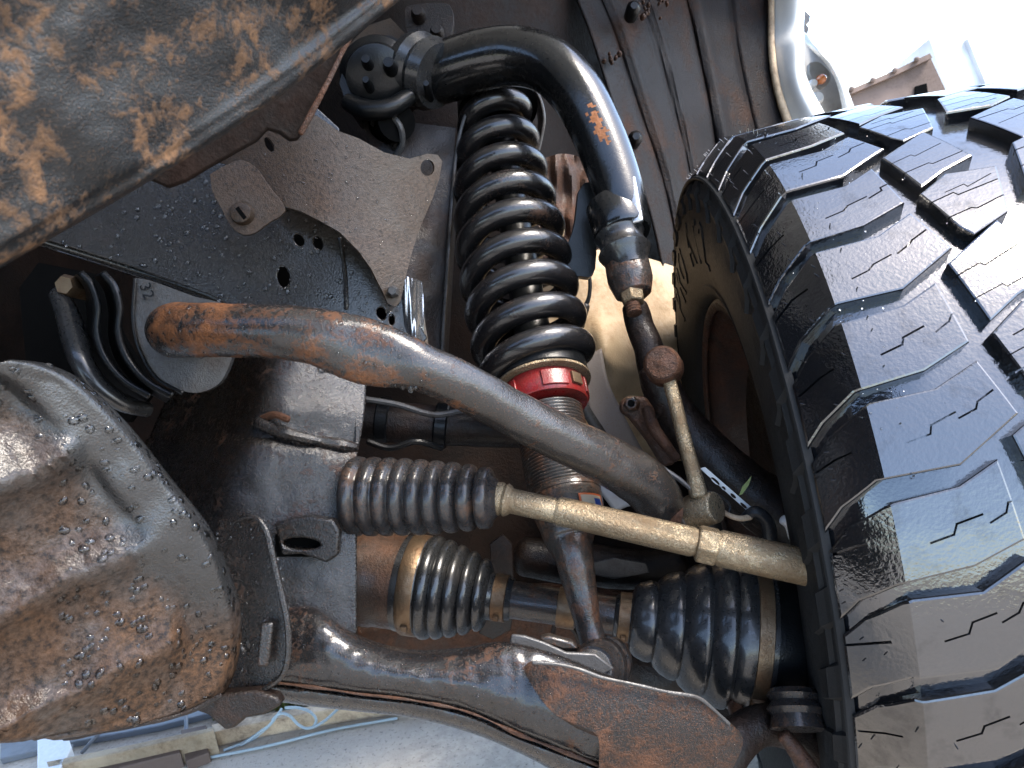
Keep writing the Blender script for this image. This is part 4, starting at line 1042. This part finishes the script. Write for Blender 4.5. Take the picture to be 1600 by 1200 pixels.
# tread blocks: polygons in (phi degrees, w), drawn once per kind and repeated round the tyre
PITCHD = 360 / 43.0
R0 = .4
def block_mesh(name, poly, h0=-.0112, sipes=(), bev=.0016, wsplit=()):
    bm = bmesh.new()
    s = [(radians(p) * R0, w) for p, w in poly]
    vb = [bm.verts.new((x, y, h0)) for x, y in s]; vt = [bm.verts.new((x, y, 0)) for x, y in s]
    n = len(s)
    top = bm.faces.new(vt)
    bm.faces.new(list(reversed(vb)))
    for i in range(n):
        bm.faces.new((vb[i], vb[(i + 1) % n], vt[(i + 1) % n], vt[i]))
    bmesh.ops.recalc_face_normals(bm, faces=bm.faces)
    ed = [e for e in bm.edges if all(v.co.z > -1e-6 for v in e.verts)]
    bmesh.ops.bevel(bm, geom=ed, offset=bev, segments=2, affect='EDGES', profile=.5)
    me = bpy.data.meshes.new(name); bm.to_mesh(me); bm.free()
    if sipes:
        cut = bmesh.new()
        for ln_, wd in sipes:
            for a, b_ in zip(ln_[:-1], ln_[1:]):
                A_ = Vector((radians(a[0]) * R0, a[1])); B_ = Vector((radians(b_[0]) * R0, b_[1]))
                d_ = (B_ - A_).normalized(); nn = Vector((-d_.y, d_.x)) * wd / 2
                A_ -= d_ * wd * .45; B_ += d_ * wd * .45
                q = [A_ + nn, B_ + nn, B_ - nn, A_ - nn]
                lo = [cut.verts.new((p.x, p.y, -.005 - random.random() * .0008)) for p in q]; hi = [cut.verts.new((p.x, p.y, .004 + random.random() * .001)) for p in q]
                cut.faces.new(lo); cut.faces.new(hi[::-1])
                for i in range(4): cut.faces.new((lo[i], hi[i], hi[(i + 1) % 4], lo[(i + 1) % 4]))
        bmesh.ops.recalc_face_normals(cut, faces=cut.faces)
        cme = bpy.data.meshes.new('cut'); cut.to_mesh(cme); cut.free()
        o1 = bpy.data.objects.new('a', me); o2 = bpy.data.objects.new('b', cme); COL.objects.link(o1); COL.objects.link(o2)
        md = o1.modifiers.new('x', 'BOOLEAN'); md.object = o2; md.operation = 'DIFFERENCE'; md.solver = 'EXACT'; md.use_self = True
        dg = bpy.context.evaluated_depsgraph_get()
        me2 = bpy.data.meshes.new_from_object(o1.evaluated_get(dg))
        bpy.data.objects.remove(o1); bpy.data.objects.remove(o2); bpy.data.meshes.remove(cme)
        me = me2; me.name = name
    bm = bmesh.new(); bm.from_mesh(me)
    xs = [v.co.x for v in bm.verts]
    x = min(xs) + .008
    while x < max(xs) - .002:
        bmesh.ops.bisect_plane(bm, geom=bm.verts[:] + bm.edges[:] + bm.faces[:], plane_co=(x, 0, 0), plane_no=(1, 0, 0)); x += .010
    for ws in list(wsplit):
        bmesh.ops.bisect_plane(bm, geom=bm.verts[:] + bm.edges[:] + bm.faces[:], plane_co=(0, ws, 0), plane_no=(0, 1, 0))
    for v in bm.verts:
        v.co = wpt(v.co.x / R0, v.co.y, v.co.z)
    bmesh.ops.recalc_face_normals(bm, faces=bm.faces)
    bm.to_mesh(me); bm.free()
    me.materials.clear(); me.materials.append(M['tread'])
    for p in me.polygons: p.use_smooth = True; p.material_index = 0
    me.set_sharp_from_angle(angle=radians(14))
    return me
Z = .0
def zig(a, b, c, d): return [a, b, c, d]
S_even = [(-4.2, .001), (-2.0, .012), (-.1, .030), (0, .036), (.4, .077), (4.0, .1155), (9.4, .1015), (7.2, .075), (6.9, .036), (6.7, .030), (4.9, .012), (2.8, .001)]
S_odd = [(-4.2, .001), (-2.0, .012), (-.1, .030), (0, .036), (.7, .072), (2.7, .1025), (9.3, .0965), (7.4, .073), (6.9, .036), (6.7, .030), (4.9, .012), (2.8, .001)]
sip_s = [([(3.0, .050), (3.5, .063), (4.2, .066), (4.9, .080)], .0011), ([(4.2, .083), (4.9, .093), (5.5, .0955), (6.2, .106)], .0011), ([(1.6, .002), (2.6, .014), (2.9, .022)], .0016)]
A_blk = [(19.4, .1075), (23.5, .1495), (16.6, .1635), (14.7, .139), (12.6, .1180)]
B_blk = [(11.7, .1150), (14.2, .1390), (13.9, .1720), (7.0, .1590), (5.0, .131), (6.3, .1255)]
sip_a = [([(17.6, .109), (18.8, .128), (18.4, .130), (20.0, .1535)], .0009), ([(15.2, .111), (16.4, .132), (16.0, .134), (17.4, .160)], .0009)]
sip_b = [([(9.6, .116), (10.6, .136), (10.2, .138), (11.4, .168)], .0009), ([(7.4, .122), (8.4, .140), (8.0, .142), (9.2, .164)], .0009), ([(11.6, .128), (12.4, .142), (12.0, .144), (13.2, .164)], .0008)]
mir = lambda poly: [(-p + 24.5, 2 * WCEN - w) for p, w in poly]
kinds2 = [('tread_block', S_even, sip_s, 0), ('tread_block', S_odd, sip_s, PITCHD), ('tread_block', A_blk, sip_a, 0), ('tread_block', B_blk, sip_b, 0)]
PH0 = 118.1
ws_ = (.006, .018, .034)
specs = []
for nm, poly, sp_, off in kinds2:
    specs.append((poly, sp_, off, False)); specs.append((mir(poly), [(mir(l), w_) for l, w_ in sp_], -off, True))
NPER = 21
STEP = 2 * pi / NPER          # slightly stretched double pitch so that 21 repeats close the ring
for poly, sp_, off, mirr in specs:
    shoulder = len(poly) > 8
    poly2 = [(p + off + PH0, w) for p, w in poly]
    sp2 = [([(p + off + PH0, w) for p, w in l], w_) for l, w_ in sp_]
    NVAR = 3
    variants = []
    for vi in range(NVAR):
        jp = [(p + random.uniform(-.16, .16), w + (random.uniform(-.0008, .0008) if .05 < w < .30 else 0)) for p, w in poly2]
        js = []
        for l, w_ in sp2:
            dp = random.uniform(-.5, .5); dw = random.uniform(-.002, .002); wig = random.uniform(.8, 1.25)
            js.append(([(p + dp + random.uniform(-.12, .12), w + dw + random.uniform(-.0012, .0012)) for p, w in l], w_ * wig))
        variants.append(block_mesh('tread_block', jp, sipes=js, bev=random.uniform(.0010, .0017), wsplit=ws_ if not mirr else [2 * WCEN - q for q in ws_]))
    for i in range(NPER):
        me = variants[(i * 7 + i // 3) % NVAR]
        ob = bpy.data.objects.new('tread_block', me)
        COL.objects.link(ob)
        ob.parent = wh
        rot = Matrix.Translation(WC) @ Matrix.Rotation(-i * STEP if False else i * STEP, 4, WN) @ Matrix.Translation(-WC)
        ob.matrix_parent_inverse = Matrix.Translation(wh.location).inverted()
        ob.matrix_basis = rot
# small stepped lugs at the foot of the shoulder, on the sidewall
lug = block_mesh('side_lug', [(0, -.0), (2.2, .0), (2.6, .010), (.6, .010)], h0=-.01, bev=.001)
# sidewall ribs: short radial bars and block letters pressed into the rubber
def side_pt(phi, r, out):
    # inner sidewall axial position by radius, interpolated from the casing profile
    w = -.004
    for (w0, r0_), (w1, r1_) in zip(half[:-1], half[1:]):
        if r0_ <= r <= r1_:
            w = w0 + (w1 - w0) * (r - r0_) / max(1e-6, r1_ - r0_); break
    return WC + (WN * (w - out) + (WU * sin(phi) + WV * cos(phi)) * r) * K
def side_bar(p0, p1, ra, rb, out, name, par=None, skew=0):
    rings = []
    n = 5
    for i in range(n + 1):
        r = ra + (rb - ra) * i / n
        q0 = p0 + skew * i / n; q1 = p1 + skew * i / n
        rings.append([side_pt(q0, r, -.004), side_pt(q0 + (p1 - p0) * .15, r, out), side_pt(q1 - (p1 - p0) * .15, r, out), side_pt(q1, r, -.004)])
    return MB().ring_loft(rings)
sd = side_bar(0, radians(5.2), .3300, .3585, .0030, 'side_lug', skew=radians(3.2)).mesh('side_lug'); sd.materials.append(M['tyre'])
for i in range(43):
    ob = bpy.data.objects.new('side_lug', sd); COL.objects.link(ob); ob.parent = wh
    ob.matrix_parent_inverse = Matrix.Translation(wh.location).inverted()
    ob.matrix_basis = Matrix.Translation(WC) @ Matrix.Rotation(radians(i * PITCHD), 4, WN) @ Matrix.Translation(-WC)
rings = [[WC + (WN * w + (WU * sin(2 * pi * j / 160) + WV * cos(2 * pi * j / 160)) * r) * K for j in range(160)] for w, r in ((.004, .3600), (-.0012, .3598), (-.0022, .3612), (-.0012, .3628), (.004, .3640))]
MB().ring_loft(rings, cap=False).build('shoulder_bead', M['tyre'], wh)
# sidewall lettering
def side_text(txt, phi_c, rc, size, flip):
    out = []
    for k, chh in enumerate(txt):
        if chh == ' ': continue
        cu = bpy.data.curves.new('letter', 'FONT'); cu.body = chh; cu.size = 1; cu.align_x = 'CENTER'; cu.resolution_u = 2
        ob = bpy.data.objects.new('letter', cu); COL.objects.link(ob); bpy.context.view_layer.update()
        me = bpy.data.meshes.new_from_object(ob); bpy.data.objects.remove(ob); bpy.data.curves.remove(cu)
        pc = phi_c + flip * k * size * .78 / rc
        mb = MB(); vv = []
        for v in me.vertices:
            r = rc + (v.co.y - .35) * size * 1.15; ph = pc + flip * v.co.x * size * .95 / rc
            vv.append(side_pt(ph, r, .0006))
        mb.add(vv, [tuple(p.vertices) for p in me.polygons])
        mb.build('sidewall_letter', M['tyre'], side_in, smooth=False, solid=.0018)
side_text('PRO AT2', radians(213), .298, .060, -1)
td_ = MB()
for i in range(110):
    ph = radians(random.uniform(105, 165)); w = random.choice((random.uniform(.034, .09), random.uniform(.034, .06), random.uniform(.0, .12)))
    A = wpt(ph, w, .0); n_ = (wpt(ph, w, .01) - A).normalized(); r_ = .0003 + .0007 * random.random() ** 3
    td_.lathe(A - n_ * .0002, A + n_ * r_ * .7, [(0, r_), (.4, r_ * .85), (.8, r_ * .5), (1, r_ * .1)], 7)
tdo = td_.build('water_droplets', M['water'], wh, angle=180); tdo['kind'] = 'stuff'
# small rubber nibs on the tread edge
nb = MB()
for i in range(90):
    ph = radians(60 + i * 1.35 + random.uniform(-.6, .6)); w = random.choice([.004, .010, .02, .03, .05]); 
    A = wpt(ph, w, .0); n_ = (wpt(ph, w, .01) - A).normalized()
    nb.lathe(A - n_ * .001, A + n_ * .003, [(0, .0006), (1, .0004)], 5)
no_ = nb.build('rubber_nibs', M['tread'], wh); no_['kind'] = 'stuff'

# ================================================================== BACKGROUND
def wbox(name, c, sx, sy, sz, mat, parent=None, rz=0, bevel=0):
    R = Matrix.Rotation(rz, 3, 'Z')
    return MB().box(Vector(c), R @ Vector((sx / 2, 0, 0)), R @ Vector((0, sy / 2, 0)), Vector((0, 0, sz / 2))).build(name, mat, parent, smooth=False, bevel=bevel)
hs = thing('shed', 'brown roofed shed gable behind the tyre under the white sky', 'shed', P(1400, 140, 9))
def bgp(x, y, d): return P(x, y, d)
MB().plate([(1300, 152), (1330, 140), (1395, 112), (1452, 86), (1483, 152), (1480, 260), (1300, 260)], lambda x, y: 9.0, 3.0).build('gable_wall', M['roof'], hs, smooth=False)
rsh = MB().plate([(1318, 146), (1330, 139), (1395, 111), (1453, 83), (1457, 90), (1400, 117), (1330, 147)], lambda x, y: 8.9, 3.3).build('roof_sheet', M['roof'], hs, smooth=False)
MB().plate([(1430, 135), (1448, 130), (1452, 160), (1430, 160)], lambda x, y: 8.97, .02).build('door_shade', M['void'], hs, smooth=False)  # black sheet on the wall stands in for a shaded opening
for xx, yy in ((1330, 139), (1363, 125), (1398, 110), (1432, 93)):
    MB().tube([(xx, yy, 8.85, 4), (xx + 2, yy - 1, 12.0, 3)], 3, 8).build('roof_rib', M['roof'], rsh)
ws2 = thing('white_building', 'plain white building wall in the overexposed corner', 'building', P(1550, 140, 12))
MB().plate([(1452, 60), (1530, 30), (1800, -120), (1800, 300), (1500, 300), (1484, 150)], lambda x, y: 12.0, 2.0).build('wall', M['wall'], ws2, smooth=False)
MB().plate([(1512, 60), (1518, 56), (1550, 140), (1545, 142)], lambda x, y: 11.9, .1).build('corner_trim', M['wall'], ws2, smooth=False)

# yard clutter on the ground, seen below the skid plate
def gp_(x, y, h=0.0):
    return P(x, y, G(x, y, h))
def ground_slab(quad, h, name, mat, parent=None, base=0.0):
    """a flat piece lying on the ground whose top corners appear at the given photo points"""
    top = [gp_(x, y, h) for x, y in quad]
    bot = [Vector((p.x, p.y, base)) for p in top]
    return MB().ring_loft([bot, top]).build(name, mat, parent, smooth=False, bevel=.002)
tb = thing('timber_stack', 'pale sawn timber lying on the ground below the skid plate', 'timber', gp_(180, 1185))
ground_slab([(70, 1190), (200, 1164), (332, 1136), (334, 1142), (200, 1173), (74, 1200)], .05, 'plank', M['timber'], tb)
ground_slab([(20, 1216), (74, 1204), (200, 1178), (280, 1160), (282, 1176), (160, 1206), (20, 1240)], .03, 'plank', M['roof'], tb)
ground_slab([(282, 1140), (322, 1132), (326, 1176), (290, 1190)], .02, 'bearer', M['roof'], tb)
gpn = thing('metal_sheet', 'blue-grey metal sheet and prop lying on the yard beyond the skid plate', 'metal sheet', gp_(200, 1140))
ground_slab([(0, 1160), (120, 1136), (250, 1104), (345, 1076), (352, 1108), (250, 1134), (110, 1160), (0, 1186)], .012, 'sheet', M['greypanel'], gpn)
ground_slab([(58, 1150), (104, 1144), (112, 1168), (92, 1204), (58, 1204)], .05, 'prop_foot', M['pale'], gpn)
for a, b_ in (((112, 1165), (97, 1206)), ((170, 1128), (128, 1176)), ((290, 1100), (292, 1172))):
    MB().tube([(a[0], a[1], G(a[0], a[1], .03), 3), (b_[0], b_[1], G(b_[0], b_[1], .008), 3)], 3, 8).build('strut', M['greypanel'], gpn)
kb = thing('kerb_stone', 'tan kerb stone along the far edge of the concrete', 'kerb', gp_(480, 1110))
ground_slab([(330, 1132), (420, 1114), (560, 1090), (720, 1070), (720, 1078), (560, 1102), (440, 1122), (335, 1144)], .03, 'stone', M['lip'], kb)
gm_ = MB()
for k in range(900):
    x = random.uniform(330, 600); y = 1122 - (x - 330) * .16 + random.uniform(-9, 5)
    A = gp_(x, y); hh = random.uniform(.012, .035); dx = Vector((random.uniform(-1, 1), random.uniform(-1, 1), 0)) * hh * .5; w_ = Vector((random.uniform(-1, 1), random.uniform(-1, 1), 0)).normalized() * .0015
    gm_.add([A - w_, A + w_, A + dx * .5 + w_ * .7 + Vector((0, 0, hh * .7)), A + dx + Vector((0, 0, hh))], [(0, 1, 2), (0, 2, 3)])
gs = gm_.build('grass', M['leaf'], smooth=False)
tag(gs, 'thin strip of green grass along the tan kerb', None, None, 'stuff')
for k, pth in enumerate(([(350, 1172), (385, 1158), (415, 1136), (436, 1116), (452, 1118), (466, 1132), (482, 1138), (505, 1128), (530, 1106)], [(320, 1185), (420, 1165), (520, 1140), (620, 1122)], [(376, 1164), (402, 1150), (424, 1130), (440, 1108)], [(446, 1106), (466, 1106), (484, 1112), (494, 1124), (490, 1136)])):
    cb_ = MB().tube([(x, y, G(x, y, .004 + .04 * (k != 1) * max(0, min(1, (1150 - y) / 40))), 2.2) for x, y in pth], 40, 8).build('yard_cable', M['bluecable'])
    tag(cb_, ['pale blue cable looping in two humps above the concrete', 'long pale blue cable stretched low along the concrete edge', 'short pale blue cable rising towards the skid plate tip', 'pale blue cable curling down under the lower arm'][k], 'cable', 'cables lying in the yard')
